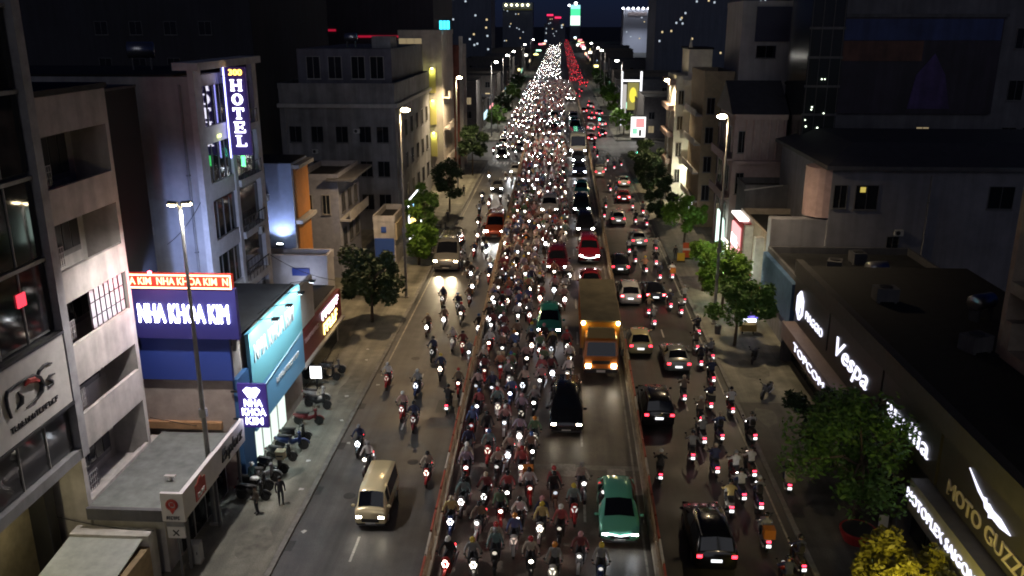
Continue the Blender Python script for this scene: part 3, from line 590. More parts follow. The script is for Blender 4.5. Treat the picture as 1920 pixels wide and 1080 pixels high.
# ---- right row ---------------------------------------------------------------
M_SHW = M('showroom_dark', (.028, .026, .03), .5, var=.15)
t = thing('motorcycle_showroom', 'long low dark motorcycle showroom with lit brand names along its fascia', 'showroom')
ob('wall', B(20.3, 34, 26, 71.5, -.05, 8.3), M_SHW, t); ob('roof', B(20.6, 34, 26.1, 71.4, 8.31, 8.45), M('roof_black', (.012, .012, .013), .85, var=.3), t); ob('parapet', B(20.0, 20.59, 25.9, 71.6, 7.7, 9.0), M('parapet_dark', (.045, .043, .045), .7, var=.2), t)
for i, (a, b) in enumerate(((61.6, 71.2), (50.6, 61.3), (42.0, 50.3), (28, 41.7))): ob('fascia_panel', B(20.05, 20.29, a, b, 4.65, 7.69), M_SHW, t)
ob('canopy_band', B(19.2, 20.29, 27, 42.8, 2.75, 4.55), M('band_grey', (.17, .165, .15), .6, var=.15), t); ob('canopy_band', B(19.2, 20.29, 55.5, 71.0, 2.3, 3.7), M('band_mauve', (.20, .15, .15), .6, var=.15), t)
for i in range(9): ob('glass_panel', B(20.22, 20.28, 28 + i * 4.8, 32.5 + i * 4.8, .2, 2.2), M_PANE, t)
for i, y in enumerate((44.5, 55.0, 71.2)): ob('pillar', B(19.4, 20.2, y - .3, y + .3, -.05, 2.29), M_DK, t)
wv = E('letter_showroom', (.82, .82, 1), 1.5)
def shsign(name, label): return thing(name, label, 'sign')
sg = shsign('hexagon_brand_sign', 'white lit hexagon emblem and PIAGGIO letters at the far end of showroom')
hx = [(69.0 + 1.0 * sin(a) * .85, 5.75 + 1.15 * cos(a)) for a in [2 * pi * k / 6 for k in range(7)]]
ob('hexagon_ring', MB().tube([(20.0, a, b) for a, b in hx], .13, 6), wv, sg)
ob('emblem_stroke', MB().tube([(20.0, 69.3, 5.0), (20.0, 69.35, 6.2), (20.0, 68.9, 6.5), (20.0, 68.6, 6.1), (20.0, 68.9, 5.7), (20.0, 69.3, 5.75)], .13, 6), wv, sg)
text('PIAGGIO', .95, (20.0, 65.0, 5.5), 'W', wv, sg, .003, 4.6)
sg = shsign('script_brand_sign', 'white lit Vespa script on the dark showroom fascia'); text('Vespa', 2.0, (20.0, 56.4, 5.85), 'W', wv, sg, .006, 6.6, shear=.35)
sg = shsign('leaf_hidden_sign', 'white lit aprilia letters half hidden by the large tree'); text('aprilia', 1.6, (20.0, 46.1, 6.0), 'W', wv, sg, .0, 6.2)
sg = shsign('eagle_brand_sign', 'white lit eagle above unlit MOTO GUZZI letters on showroom fascia')
eg = [(2.1, .75), (1.2, .35), (.55, .1), (.2, .2), (.1, .02), (-.1, .1), (-.5, -.02), (-1.2, .0), (-2.2, -.25), (-1.3, -.42), (-.6, -.38), (-.25, -.55), (-.2, -.35), (.2, -.3), (.35, -.08), (1.0, .12)]
m = MB(); m.loft([[(20.03, 36.5 + a, 6.75 + b) for a, b in eg], [(19.97, 36.5 + a, 6.75 + b) for a, b in eg]]); ob('eagle', m, wv, sg)
text('MOTO GUZZI', 1.15, (20.0, 36.6, 5.45), 'W', M('letter_unlit', (.45, .4, .36), .5), sg, .02, 7.6)
sg = shsign('canopy_name_sign', 'white lit MOTOPLEX SAIGON letters along the grey canopy band'); text('MOTOPLEX SAIGON', .85, (19.15, 38.9, 3.65), 'W', wv, sg, .0, 8.0)
sg = shsign('canopy_small_sign', 'white lit TOPCOM letters on the mauve canopy band'); text('TOPCOM', .9, (19.15, 62.6, 3.0), 'W', wv, sg, .0, 8.4)
t = block('blue_fascia_shop', 'low shop with dull blue fascia beyond the motorcycle showroom', 20.6, 34, 72.2, 83.5, 6.4, M_DK); ob('blue_fascia', B(20.1, 20.58, 72.2, 83.4, 2.9, 6.6), M('dull_blue', (.06, .13, .25), .6, var=.2), t); ob('shutter', B(20.4, 20.58, 73, 82.6, .1, 2.8), M_GREY, t)
t = block('red_sign_shop', 'shop with red side panel and glowing pink sign beside the lit green trees', 20.8, 30, 86, 98, 7.2, M('shop_cream', (.35, .30, .25), .8, var=.2))
ob('red_panel', B(19.9, 20.78, 92.2, 97.8, .3, 7.4), M('panel_red', (.38, .03, .04), .5), t); ob('red_panel', B(19.95, 20.78, 86.2, 92.1, .3, 2.2), M('panel_red', (.38, .03, .04)), t); ob('white_frame', B(19.9, 20.78, 86.2, 87.0, 2.3, 7.3), M_FRW, t); ob('white_frame', B(19.9, 20.78, 91.3, 92.1, 2.3, 7.3), M_FRW, t)
sg = thing('pink_light_sign', 'glowing pink sign panel with white top strip on the red shop front', 'sign'); ob('face', B(19.7, 19.88, 93.2, 97.4, 2.9, 6.6), E('pink_face', (1, .42, .42), 1.3), sg); ob('top_strip', B(19.6, 20.6, 93.0, 97.6, 7.45, 7.7), E('strip_white', (1, .97, .92), 2.0), sg); glyphs(4, 1.12, (19.65, 95.3, 4.8), 'W', E('letter_hot', (1, .9, .85), 5), sg, 3.3); ob('underline', B(19.6, 19.69, 93.4, 97.2, 3.05, 3.3), E('letter_hot', (1, .9, .85), 5), sg)
# large house with plain wall
M_R2 = M('blue_grey_wall', (.22, .22, .25), .9, var=.18, scale=.4)
t = thing('plain_wall_house', 'wide blue grey house with plain end wall, few windows and rounded corner', 'building')
ob('wall', B(26.2, 60, 84.2, 104, -.05, 14.6), M_R2, t); ob('low_wing', B(20.9, 26.19, 84.5, 85.9, -.05, 9.6).box(30.1, 34, 84.1, 84.19, 0, .5), M_R2, t)
m = MB(); m.tube([(26.2, 86.2, 9.8), (26.2, 86.2, 14.59)], 1.95, 20); ob('corner_bay', m, M('corner_pink', (.42, .3, .3), .85, var=.15), t)
ob('eave', B(25.4, 60.5, 83.5, 104.3, 14.61, 15.0), M_DK, t)
m = MB(); m.loft([[(25.4, 83.5, 15.01), (60.5, 83.5, 15.01), (60.5, 104, 15.01), (25.4, 104, 15.01)], [(29, 88, 16.7), (58, 88, 16.7), (58, 100, 16.7), (29, 100, 16.7)]]); ob('hip_roof', m, M('roof_tile_dark', (.05, .05, .06), .7, var=.2), t)
P = onface(t, 'S', 26.2, 60, 84.2, 104)
for u, z, w, h in ((3.4, 10.7, 2.2, 2.4), (.9, 10.8, 1.3, 2.3), (6.4, 6.6, 1.2, 1.5), (5.6, 2.6, 1.1, 1.8), (16, 10.9, 2.4, 2.2), (20.5, 5, 1.6, 2)): window(t, P, 'S', u, z, w, h, None, M_FR)
ob('room_light', B(28.95, 29.45, 84.11, 84.16, 12.4, 12.9), E('lit_dim_yellow', (.9, .7, .15), .5), t)
t = block('billboard_block', 'tall dark block with a huge unlit billboard high on its end wall', 31.2, 62, 110, 135, 34, M('dark_block', (.13, .13, .15), .85, var=.25, scale=.3))
ob('billboard_panel', B(31.6, 52, 109.5, 109.95, 17.4, 28.6), M('billboard_dark', (.025, .018, .035), .5, var=.5, scale=.2), t); ob('picture_sky', B(31.8, 51.8, 109.42, 109.49, 26.0, 28.4), M('print_blue', (.03, .05, .16), .6, var=.3, scale=.3), t); ob('picture_band', B(31.8, 43, 109.42, 109.49, 23.6, 25.9), M('print_rust', (.12, .05, .035), .6, var=.5, scale=.4), t); ob('picture_figure', MB().loft([[(42, 109.48, 18), (47, 109.48, 18), (46, 109.48, 22), (44.5, 109.48, 24.5), (42.6, 109.48, 22)], [(42, 109.43, 18), (47, 109.43, 18), (46, 109.43, 22), (44.5, 109.43, 24.5), (42.6, 109.43, 22)]]), M('print_violet', (.06, .035, .14), .6, var=.4, scale=.5), t); ob('billboard_frame', B(31.2, 52.4, 109.4, 109.9, 28.61, 29.0), M_DK, t)
grid(t, 'S', (31.2, 62, 110, 135), (13.2,), (13.4,), 1.6, 2.4, {(0, 0): 'dim'}); grid(t, 'S', (31.2, 62, 110, 135), (23.5, 26), (13.4, 19, 25), 1.8, 2.4, {(2, 1): 'cool'})
t = block('reflecting_glass_tower', 'slim dark glass tower with small white reflections set on as glowing discs', 27.2, 30.9, 100.5, 109, 36, M('tower_glass', (.02, .024, .026), .12, spec=.7))
for i in range(11): ob('floor_band', B(27.1, 31.0, 100.4, 100.49, 2.5 + i * 3.1, 2.75 + i * 3.1), M_DK, t)
for i in range(4): ob('mullion', B(27.3 + i * 1.15, 27.36 + i * 1.15, 100.42, 100.495, 0, 35.9), M_DK, t)
rr = random.Random(3)
for i in range(16): 
    x, z = 27.5 + rr.random() * 2.8, (10 + rr.random() * 9) if i < 14 else 22; ob('reflection_dot', MB().disc((x, 100.38, z), (0, -1, 0), .05 + .07 * rr.random(), 8, .02), E('reflection_glow', (.85, 1, .75), 3.5), t)  # glowing discs painted on for lights reflected in the glass
t = thing('column_front_house', 'pinkish house with tall columns and a dark pitched roof', 'building')
M_P5 = M('pink_render', (.38, .29, .28), .85, var=.15)
ob('wall', B(20.9, 27.0, 106, 116, -.05, 17.6), M_P5, t)
m = MB(); m.loft([[(20.4, 105.4, 17.61), (20.4, 116.4, 17.61), (20.4, 111, 21.2)], [(27.1, 105.4, 17.61), (27.1, 116.4, 17.61), (27.1, 111, 21.2)]]); ob('pitched_roof', m, M('roof_tile_dark'), t)
for i in range(6): ob('column', MB().tube([(22.3 + i * .9, 105.75, 12.2), (22.3 + i * .9, 105.75, 17.4)], .17, 10), M_P5, t)
ob('beam', B(20.9, 27.0, 105.5, 105.99, 17.0, 17.6).box(20.9, 27.0, 105.4, 105.99, 11.7, 12.1), M_P5, t)
grid(t, 'W', (20.9, 27, 106, 116), (2.5, 7.3), (3.5, 8.2, 13), 2.6, 3.0, frame=M_FRW); grid(t, 'S', (20.9, 27, 106, 116), (1.0,), (8, 13), 1.0, 2.6)
for z in (7.2, 12.0): ob('balcony', B(19.9, 20.89, 106.5, 115.5, z, z + .2).box(19.9, 20.0, 106.5, 115.5, z + .2, z + 1.0), M_P5, t)
t = block('grey_slab_house', 'tall grey slab house rising behind the column fronted house', 23.8, 31.0, 121, 132, 30, M('slab_grey', (.42, .41, .42), .85, var=.15, scale=.3)); grid(t, 'S', (23.8, 31, 121, 132), (3.4,), (23.5,), 2.6, 1.6); ob('dark_screen', B(25.6, 31.2, 120.7, 120.99, 25.6, 30.0), M('screen_blue', (.04, .045, .09), .6), t); ob('downpipe', MB().tube([(30.8, 120.9, 0), (30.8, 120.9, 29.9)], .12, 8), M_GREY, t)
t = block('brown_narrow_house', 'narrow brown house with small balconies next to the white lit house', 19.6, 23.5, 122, 134, 21, M('brown_wall', (.30, .24, .16), .85, var=.2))
grid(t, 'S', (19.6, 23.5, 122, 134), (1.0, 2.8), (4, 8, 12, 16), 1.1, 2.2); 
for z in (3.6, 7.6, 11.6, 15.6): ob('balcony', B(18.7, 19.59, 122.5, 133.5, z, z + .2).box(18.7, 18.8, 122.5, 133.5, z + .2, z + .9), M_FRW, t)
t = thing('white_lit_house', 'cream white house with stacked balconies and a brightly lit lower front', 'building')
M_R7 = M('cream_white', (.62, .60, .52), .8, var=.12)
ob('wall', B(18.2, 23.8, 141, 152, -.05, 20), M_R7, t); ob('tower', B(20.0, 23.6, 141.2, 149, 20.01, 24), M_R7, t); ob('spire', MB().loft([[(19.9, 141.1, 24.01), (20.5, 141.1, 24.01), (20.5, 141.7, 24.01), (19.9, 141.7, 24.01)], [(20.19, 141.39, 26), (20.21, 141.39, 26), (20.21, 141.41, 26), (20.19, 141.41, 26)]]), M_R7, t); ob('roof', B(19.8, 23.8, 141.1, 149.2, 24.02, 24.3), M_ROOF, t)
for z in (6.2, 10.4, 14.6, 18.6):
    m = MB(); m.tube([(20.6, 141, z), (20.6, 141, z + .8)], 1.3, 14); ob('round_balcony', m, M_R7, t); ob('balcony', B(17.2, 18.19, 141.5, 151, z, z + .8), M('balcony_brown', (.3, .22, .2), .8), t)
grid(t, 'S', (18.2, 23.8, 141, 152), (.9, 4.8), (3.2, 7.4, 11.6, 15.6), .9, 2.2, frame=M_FRW)
ob('porch_lamp', B(20.2, 21.2, 139.4, 139.7, 5.6, 5.8), E('porch_tube', (1, .98, .75), 14), t); lamp('porch_light', 'POINT', (20.6, 138.0, 4.8), 900, (1, .97, .72), None, .3)
t = block('flat_roof_row', 'dark flat roofed low building in front of the column fronted house', 21.4, 36, 99.5, 104.5, 9.6, M_DK); ob('coping', MB().tube([(21.2, 99.4, 9.7), (25.5, 99.4, 10.3)], .08, 6), M_FRW, t)
# overhanging flats at the right edge
t = thing('overhang_flats', 'beige balcony flats jutting over the showroom roof at the photo edge', 'building')
ob('wall', B(28.5, 40, 30, 51.5, 8.46, 26), M_DK, t); ob('frame', B(27.0, 28.49, 51.0, 51.5, 8.6, 26).box(27.0, 28.49, 44.5, 50.99, 8.5, 9.2).box(27.0, 28.49, 44.5, 50.99, 12.6, 13.3), M('flats_beige', (.36, .30, .24), .8, var=.2), t)
ob('end_panel', B(27.02, 28.4, 50.2, 50.98, 9.21, 10.9), M('flats_beige', (.36, .30, .24)), t); ob('glass', B(28.3, 28.48, 44.5, 50.1, 9.3, 12.5), M_PANE, t)
# bright gate billboard and lit sign beyond the crossing
t = thing('gate_billboard', 'brightly lit white gate frame around a golden oval poster', 'billboard')
for x in (17.2, 22.6): ob('post', MB().tube([(x, 250, 0), (x, 250, 15)], .28, 8), E('gate_tube', (.95, .95, 1), 1.6), t)
ob('beam', MB().tube([(17.2, 250, 12.5), (22.6, 250, 12.5)], .25, 8), E('gate_tube', (.95, .95, 1), 1.6), t); ob('poster', B(18.9, 22.0, 249.7, 249.9, 4.5, 12), M('poster_dark', (.12, .12, .05), .6, emit=(.8, .7, .2), es=.25), t)
ob('oval', MB().ball((20.4, 249.6, 8.6), 1, (1.0, .12, 2.1), 14, 8), E('gold_oval', (.9, .75, .08), 1.0), t); ob('post_front', B(17.4, 18.6, 249.5, 249.9, 0, 11.5), E('gate_pale', (.9, .85, .8), .5), t)
t = thing('pink_white_display', 'bright white and pink display box on the pavement corner beyond the crossing', 'display', (19.5, 219, .14)); ob('face', B(-1.8, 1.8, -.2, 0, .6, 5.6), E('display_white', (1, .96, .95), 1.6), t); ob('pink_block', B(-.6, 1.5, -.3, -.21, 3.0, 5.2), E('display_pink', (1, .4, .4), .9), t); ob('green_block', B(-1.4, -.2, -.3, -.21, 1.4, 2.8), E('display_green', (.4, .95, .65), .8), t); ob('figure_block', B(.2, .8, -.3, -.21, .9, 2.4), M_DK, t); ob('roof_board', B(-2.0, 2.0, -.4, .1, 5.61, 5.9), M_DK, t); ob('base', B(-1.6, 1.6, -.15, .15, 0, .59), M_DK, t)
t = thing('white_light_box', 'square white light box sign on a post in front of the trees', 'sign', (17.6, 118, .14)); ob('post', B(-.08, .08, -.08, .08, 0, 3.4), M_FR, t); ob('box', B(-.65, .65, -.25, .25, 3.41, 4.7), E('box_white', (1, .98, .98), 3.2), t)
t = thing('green_white_sign', 'tilted pale green lit shop sign behind the trees', 'sign'); ob('face', MB().loft([[(20.2, 103.2, 1.2), (20.2, 108.6, 1.2), (20.2, 108.6, 5.6), (20.2, 104.6, 5.0)], [(20.0, 103.2, 1.2), (20.0, 108.6, 1.2), (20.0, 108.6, 5.6), (20.0, 104.6, 5.0)]]), E('mint_face', (.75, 1, .88), 1.6), t); ob('post', B(20.3, 20.6, 105.6, 106, -.05, 5), M_DK, t)

# ---- far rows along the street, and the skyline
rr = random.Random(11)
far_specs = []
for side in (-1, 1):
    y = 222
    i = 0
    while y < 760:
        w = 10 + rr.random() * 10; d = 12 + rr.random() * 8; h = 5 + rr.random() * (9 if side < 0 else 11)
        x0 = -21 - d if side < 0 else 21
        far_specs.append((side, x0, x0 + d, y, y + w, h)); y += w + 2 + rr.random() * 6; i += 1
cnt = {-1: 0, 1: 0}
FM = [M('far_wall_a', (.09, .085, .085), .9, var=.25), M('far_wall_b', (.12, .11, .10), .9, var=.25), M('far_wall_c', (.07, .075, .09), .9, var=.25)]
for side, x0, x1, y0, y1, h in far_specs:
    n = cnt[side]; cnt[side] += 1
    if y0 > 520 and n % 2: continue
    t = block('far_street_house', 'dim house in the %s row beyond the crossing, %s from the crossing' % ('left' if side < 0 else 'right', ordn(n)), x0, x1, y0, y1, h, FM[n % 3], group='houses beyond the crossing')
    if y0 < 420:
        nz = int(h // 3.6); P = onface(t, 'S', x0, x1, y0, y1)
        for a in range(nz):
            for b in range(3): window(t, P, 'S', 2 + b * (x1 - x0 - 4) / 2, 1.4 + a * 3.4, 1.5, 1.8, rr.choice((None, None, None, None, 'dim', 'cool', 'warm')) if rr.random() < .55 else None)
    if rr.random() < .45: ob('sign_panel', B(x1 + .02, x1 + .2, y0 + 2, y1 - 2, 2.2, 4.0) if side < 0 else B(x0 - .2, x0 - .02, y0 + 2, y1 - 2, 2.2, 4.0), E('far_sign_%d' % (n % 5), ((1, .8, .5), (.6, .9, 1), (1, .4, .4), (.5, 1, .7), (1, .95, .9))[n % 5], 1.2), t)
def tower(label, x0, x1, y, h, mat, nlit, seed, col='cool', ww=1.1, wh=1.1, depth=30, cols=None):
    r = random.Random(seed); t = block('skyline_tower', label, x0, x1, y, y + depth, h, mat, 'tower', parapet=.8, group='distant towers')
    P = onface(t, 'S', x0, x1, y, y + depth)
    for i in range(nlit * 2): window(t, P, 'S', ww + r.random() * (x1 - x0 - 2 * ww), h * (.2 + .75 * r.random()), ww, wh, r.choice((col, 'warm', 'cool')), sill=False)
    return t
DM = M('far_tower', (.09, .11, .16), .7, var=.2, scale=.05); DM2 = M('far_tower_b', (.16, .18, .24), .7, var=.2, scale=.05)
t = tower('dark distant tower with a line of five yellow roof lamps', -58, -28, 900, 46, DM, 6, 1)
for i in range(5): ob('roof_lamp', MB().ball((-54.5 + i * 5.4, 899, 44.5), 1.0), E('roof_lamp_yellow', (1, .92, .5), 9), t)
ob('lit_band', B(-57, -29, 899.6, 899.9, 39.8, 41), E('band_olive', (.5, .5, .15), .06), t)
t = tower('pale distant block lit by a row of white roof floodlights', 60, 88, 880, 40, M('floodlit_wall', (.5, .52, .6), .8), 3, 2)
for i in range(6): ob('roof_lamp', MB().ball((59 + i * 4.8, 877, 41), .9), E('roof_lamp_white', (.9, .92, 1), 10), t)
ob('sign_strip', B(64, 82, 879.5, 879.9, 34, 37.5), M('strip_pinkish', (.5, .42, .42), .7), t)
for i in range(3): lamp('facade_flood', 'SPOT', (64 + i * 9, 868, 44), 26000, (.8, .86, 1), None, .5, (radians(-28), 0, 0), radians(120), .5)
t = thing('green_screen_tower', 'tall narrow bright green and white screen tower at the end of the street', 'tower')
ob('wall', B(14, 29.5, 1402, 1420, -.05, 55), DM, t); ob('screen_bottom', B(14.5, 29, 1401, 1401.9, 24, 38), E('screen_mint', (.72, 1, .85), 1.6), t); ob('screen_middle', B(14.5, 29, 1401, 1401.9, 38.1, 48), E('screen_green', (.08, .85, .35), 1.1), t); ob('screen_top', B(14.5, 29, 1401, 1401.9, 48.1, 53.5), E('screen_cyan', (.35, .8, .9), 1.2), t)
ob('top_lamp', MB().ball((22, 1400, 56), 2.2), E('roof_lamp_white', (.9, .92, 1), 10), t); ob('top_lamp', MB().ball((12, 1400, 53), 1.6), E('roof_lamp_white', (.9, .92, 1), 10), t)
tower('dark tower behind the red line block with few lit windows', -72, -40, 520, 62, DM, 12, 5); tower('narrow dark tower with scattered lights left of the street end', -110, -82, 700, 70, DM, 14, 6)
tower('dark tower with greenish top lights right of the street', 98, 118, 760, 85, DM2, 10, 7, 'yellow'); tower('wide dark tower far right of the street end', 130, 175, 700, 75, DM, 12, 8)
tower('low dark block closing the street end', -24, 6, 1300, 26, DM, 8, 9, ww=2, wh=2); tower('dark block behind the lit gate billboard', 50, 80, 420, 34, DM2, 8, 10); tower('tall dark slab above the brown narrow house', 34, 60, 330, 60, DM, 16, 12, ww=.7, wh=.8); tower('dark blue block beyond the lit gate', 62, 84, 560, 42, DM2, 7, 13)
t = tower('dark tower carrying two small red beacon signs', -18, -2, 1150, 36, DM, 4, 14)
for x, z in ((-14, 37), (-4, 34)): ob('red_sign', B(x - 4, x + 4, 1148, 1149, z - 1, z + 1), E('red_sign_far', (1, .03, .12), 1.4), t)
t = thing('round_neon_column', 'slim tower edged by a vertical green light strip', 'tower'); ob('wall', B(104, 112, 640, 650, -.05, 75), DM2, t); ob('light_strip', B(103.4, 103.9, 639.5, 639.9, 12, 70), E('green_strip', (.5, 1, .55), .35), t)

rr = random.Random(19)
FS = [((1, .95, .8), 3), ((.5, 1, .75), 2.5), ((.6, .8, 1), 3), ((1, .5, .3), 2.5), ((1, .85, .3), 3), ((1, .2, .25), 2.5)]
for i in range(22):
    side = -1 if i % 3 == 0 else 1; y = 430 + i * 42 + rr.random() * 20; c, e = FS[rr.randrange(6)]
    w, h, z = rr.uniform(1.5, 5), rr.uniform(.8, 2.4), rr.uniform(3, 9)
    x = side * rr.uniform(17.5, 24); t = thing('far_sign', 'tiny lit sign beside the distant street on the %s, %s from the flyover end' % ('left' if side < 0 else 'right', ordn(i)), 'sign', (x, y, 0), group='tiny distant signs'); ob('face', B(-w / 2, w / 2, -.1, 0, z, z + h), E('far_sign_lit_%d' % FS.index((c, e)), c, e), t); ob('post', B(-.1, .1, .01, .15, 0, z + h * .5), M_DK, t)

for i, (l, f, d) in enumerate((((-36, 117.95, 4), 'S', 'stained grey block, lowest one'), ((-33.4, 117.95, 10.8), 'S', 'stained grey block between windows'), ((-26.6, 76.45, 12.6), 'S', 'blue lit side wall'), ((-28.2, 56.95, 14), 'S', 'hotel side wall, upper'), ((-26.6, 56.95, 10.6), 'S', 'hotel side wall, lower'), ((33, 84.15, 8.2), 'S', 'plain wall house, left of centre'), ((38.6, 84.15, 4.2), 'S', 'plain wall house, low'), ((30.2, 120.95, 20), 'S', 'grey slab house'), ((26.4, 120.95, 14), 'S', 'grey slab house, lower'), ((22.2, 121.95, 14.4), 'S', 'brown narrow house'))):
    aircon(l, f, 'white air conditioner unit on the ' + d)
for i, (x, y, h, d) in enumerate(((-24.9, 56.9, 24, 'hotel side wall'), (-37.2, 117.9, 17, 'stained grey block'), (-26.5, 76.4, 15.5, 'blue lit side wall'), (35.5, 84.1, 14, 'plain wall house'), (48, 84.1, 14, 'plain wall house farther along'))):
    t = thing('drain_pipe', 'grey drain pipe running down the ' + d, 'pipe', (x, y, .1)); ob('pipe', MB().tube([(0, 0, 0), (0, 0, h)], .09, 8), M_GREY, t)
    for k in range(4): ob('clip', B(-.12, .12, -.11, .1, 2 + k * h / 4.5, 2.08 + k * h / 4.5), M_FR, t)

for i, (x, y, z, d) in enumerate(((24, 62, 8.46, 'showroom roof, far end'), (26, 52, 8.46, 'showroom roof, middle'), (24.5, 40, 8.46, 'showroom roof, near end'), (25, 77, 6.46, 'blue fascia shop roof'), (28, 80, 6.46, 'blue fascia shop roof, inner corner'))):
    t = thing('roof_cooling_unit', 'dark cooling unit with round fan on the ' + d, 'cooling unit', (x, y, z), i * .4); ob('casing', B(-.8, .8, -.6, .6, .12, 1.1), M_DK, t); ob('fan', MB().disc((0, 0, 1.1), (0, 0, 1), .45, 16, .06), M_BLK, t)
    for s_ in (-.6, .6): ob('foot', B(s_ - .08, s_ + .08, -.6, .6, 0, .119), M_FR, t)
tank((29, 58, 8.46), 'steel water tank on the showroom roof', .5); tank((27.5, 73.6, 6.46), 'steel water tank on the blue fascia shop roof', .2)
# ================================================================ street lamps
M_POLE = M('galvanised', (.28, .28, .27), .5, .5, var=.2)
LENS_W = E('lamp_lens_warm', (1, .80, .48), 60); LENS_C = E('lamp_lens_white', (1, .95, .86), 45)
LAMP_P = 7200
def streetlamp(x, y, h, arm, label, warm=True, power=LAMP_P, lit=True, double=False, col=None):
    t = thing('street_lamp', label, 'street lamp', (x, y, .13), group='tall street lamps')
    ob('pole', MB().tube([(0, 0, 0), (0, 0, .5), (0, 0, h * .5), (0, 0, h - .4)], [.2, .16, .12, .08], 10), M_POLE, t); ob('base', B(-.25, .25, -.25, .25, 0, .18), M_CONC, t)
    ob('junction_box', B(-.2, .2, -.14, .14, h * .36, h * .36 + .5), M_POLE, t)
    s = 1 if arm > 0 else -1
    hl = .75 if not double else .42
    for k, a in enumerate((arm, ) if not double else (arm, -arm)):
        yy = 0 if not double else (-.1 if k else .1); s = 1 if a > 0 else -1
        ob('arm', MB().tube([(0, 0, h - .42), (a * .35, yy * .5, h - .12), (a, yy, h + .02)], [.06, .05, .04], 8), M_POLE, t)
        hd = ob('lamp_head', MB().loft([[(a - .1 * s, yy - .12, h - .02), (a - .1 * s, yy + .12, h - .02), (a - .1 * s, yy + .12, h + .1), (a - .1 * s, yy - .12, h + .1)], [(a + hl * s, yy - .19, h + .0), (a + hl * s, yy + .19, h + .0), (a + hl * s, yy + .13, h + .14), (a + hl * s, yy - .13, h + .14)]]), M_POLE, t)
        if lit: ob('lens', MB().ball((a + hl * .5 * s, yy, h - .03), hl * .5, (1.25, .8, .55), 10, 6), LENS_W if warm else LENS_C, hd)
    if lit and power: lamp('street_lamp_light', 'SPOT', (x + arm + (.5 if arm > 0 else -.5) * (not double), y, h - .25), power, col or ((1, .76, .46) if warm else (1, .92, .80)), None, .25, (0, 0, 0), radians(155), .8)
    return t
streetlamp(-19.6, 43.3, 18.9, .15, 'tall double headed street lamp in front of the flat roofed shop', double=True, col=(1, .93, .88))
streetlamp(-15.9, 87, 19.6, .2, 'tall warm street lamp beside the dark round tree', power=LAMP_P * 1.35, col=(1, .69, .38))
streetlamp(-18.5, 2, 19.0, 1.1, 'assumed tall street lamp of the left row below the photo edge', power=LAMP_P * .65)  # unseen lamp continuing the row, put in to light the riders' fronts
streetlamp(15.5, 18, 19.0, -1.1, 'assumed tall street lamp of the right row below the photo edge', power=LAMP_P * .15)  # unseen as well, carries the right row on behind the camera for light
streetlamp(-17.6, 150, 19.0, .2, 'tall warm street lamp in front of the beige house', power=LAMP_P * 2.0)
streetlamp(15.2, 80.2, 19.8, -.2, 'tall street lamp rising from the trees near the blue fascia shop', power=LAMP_P * .9)
streetlamp(17.5, 142, 19.2, -.2, 'tall street lamp beside the white lit house', power=LAMP_P * 1.6)
for i, y in enumerate((222, 268, 305, 402, 520)):
    streetlamp(-17.2, y, 18.5, .9, 'pale street lamp in the left row beyond the crossing, %s one' % ORD[i], False, LAMP_P * (1.3 if i < 2 else .6))
for i, y in enumerate((232, 320, 352, 430)):
    streetlamp(15.8, y, 18.5, -.9, 'pale street lamp in the right row beyond the crossing, %s one' % ORD[i], False, LAMP_P * (1.5 if i < 1 else .5))
# short pavement lamp with bent neck near the red sign shop
t = thing('bent_neck_lamp', 'short bent neck lamp with white glowing tube by the green trees', 'street lamp', (17.6, 88.5, .14))
ob('pole', MB().tube([(0, 0, 0), (0, 0, 5.6)], [.08, .06], 8), M_POLE, t); ob('glow_tube', MB().tube([(-.9, 0, 6.4), (-.4, 0, 6.5), (-.05, 0, 6.2), (0, 0, 5.6), (-.05, 0, 4.9)], .07, 6), E('tube_cream', (1, .95, .7), 3.5), t)
t = thing('globe_lamp', 'white half globe lamp glowing among leaves beside red panel', 'lamp', (18.6, 84.0, .14)); ob('post', MB().tube([(0, 0, 0), (0, 0, 3.3)], .05, 8), M_POLE, t); ob('globe', MB().ball((0, 0, 3.5), .55, (1, 1, .55), 14, 8), E('globe_white', (.95, 1, .9), 2.2), t); lamp('globe_light', 'POINT', (17.6, 85.5, 4.4), 420, (.85, 1, .8), None, .3)

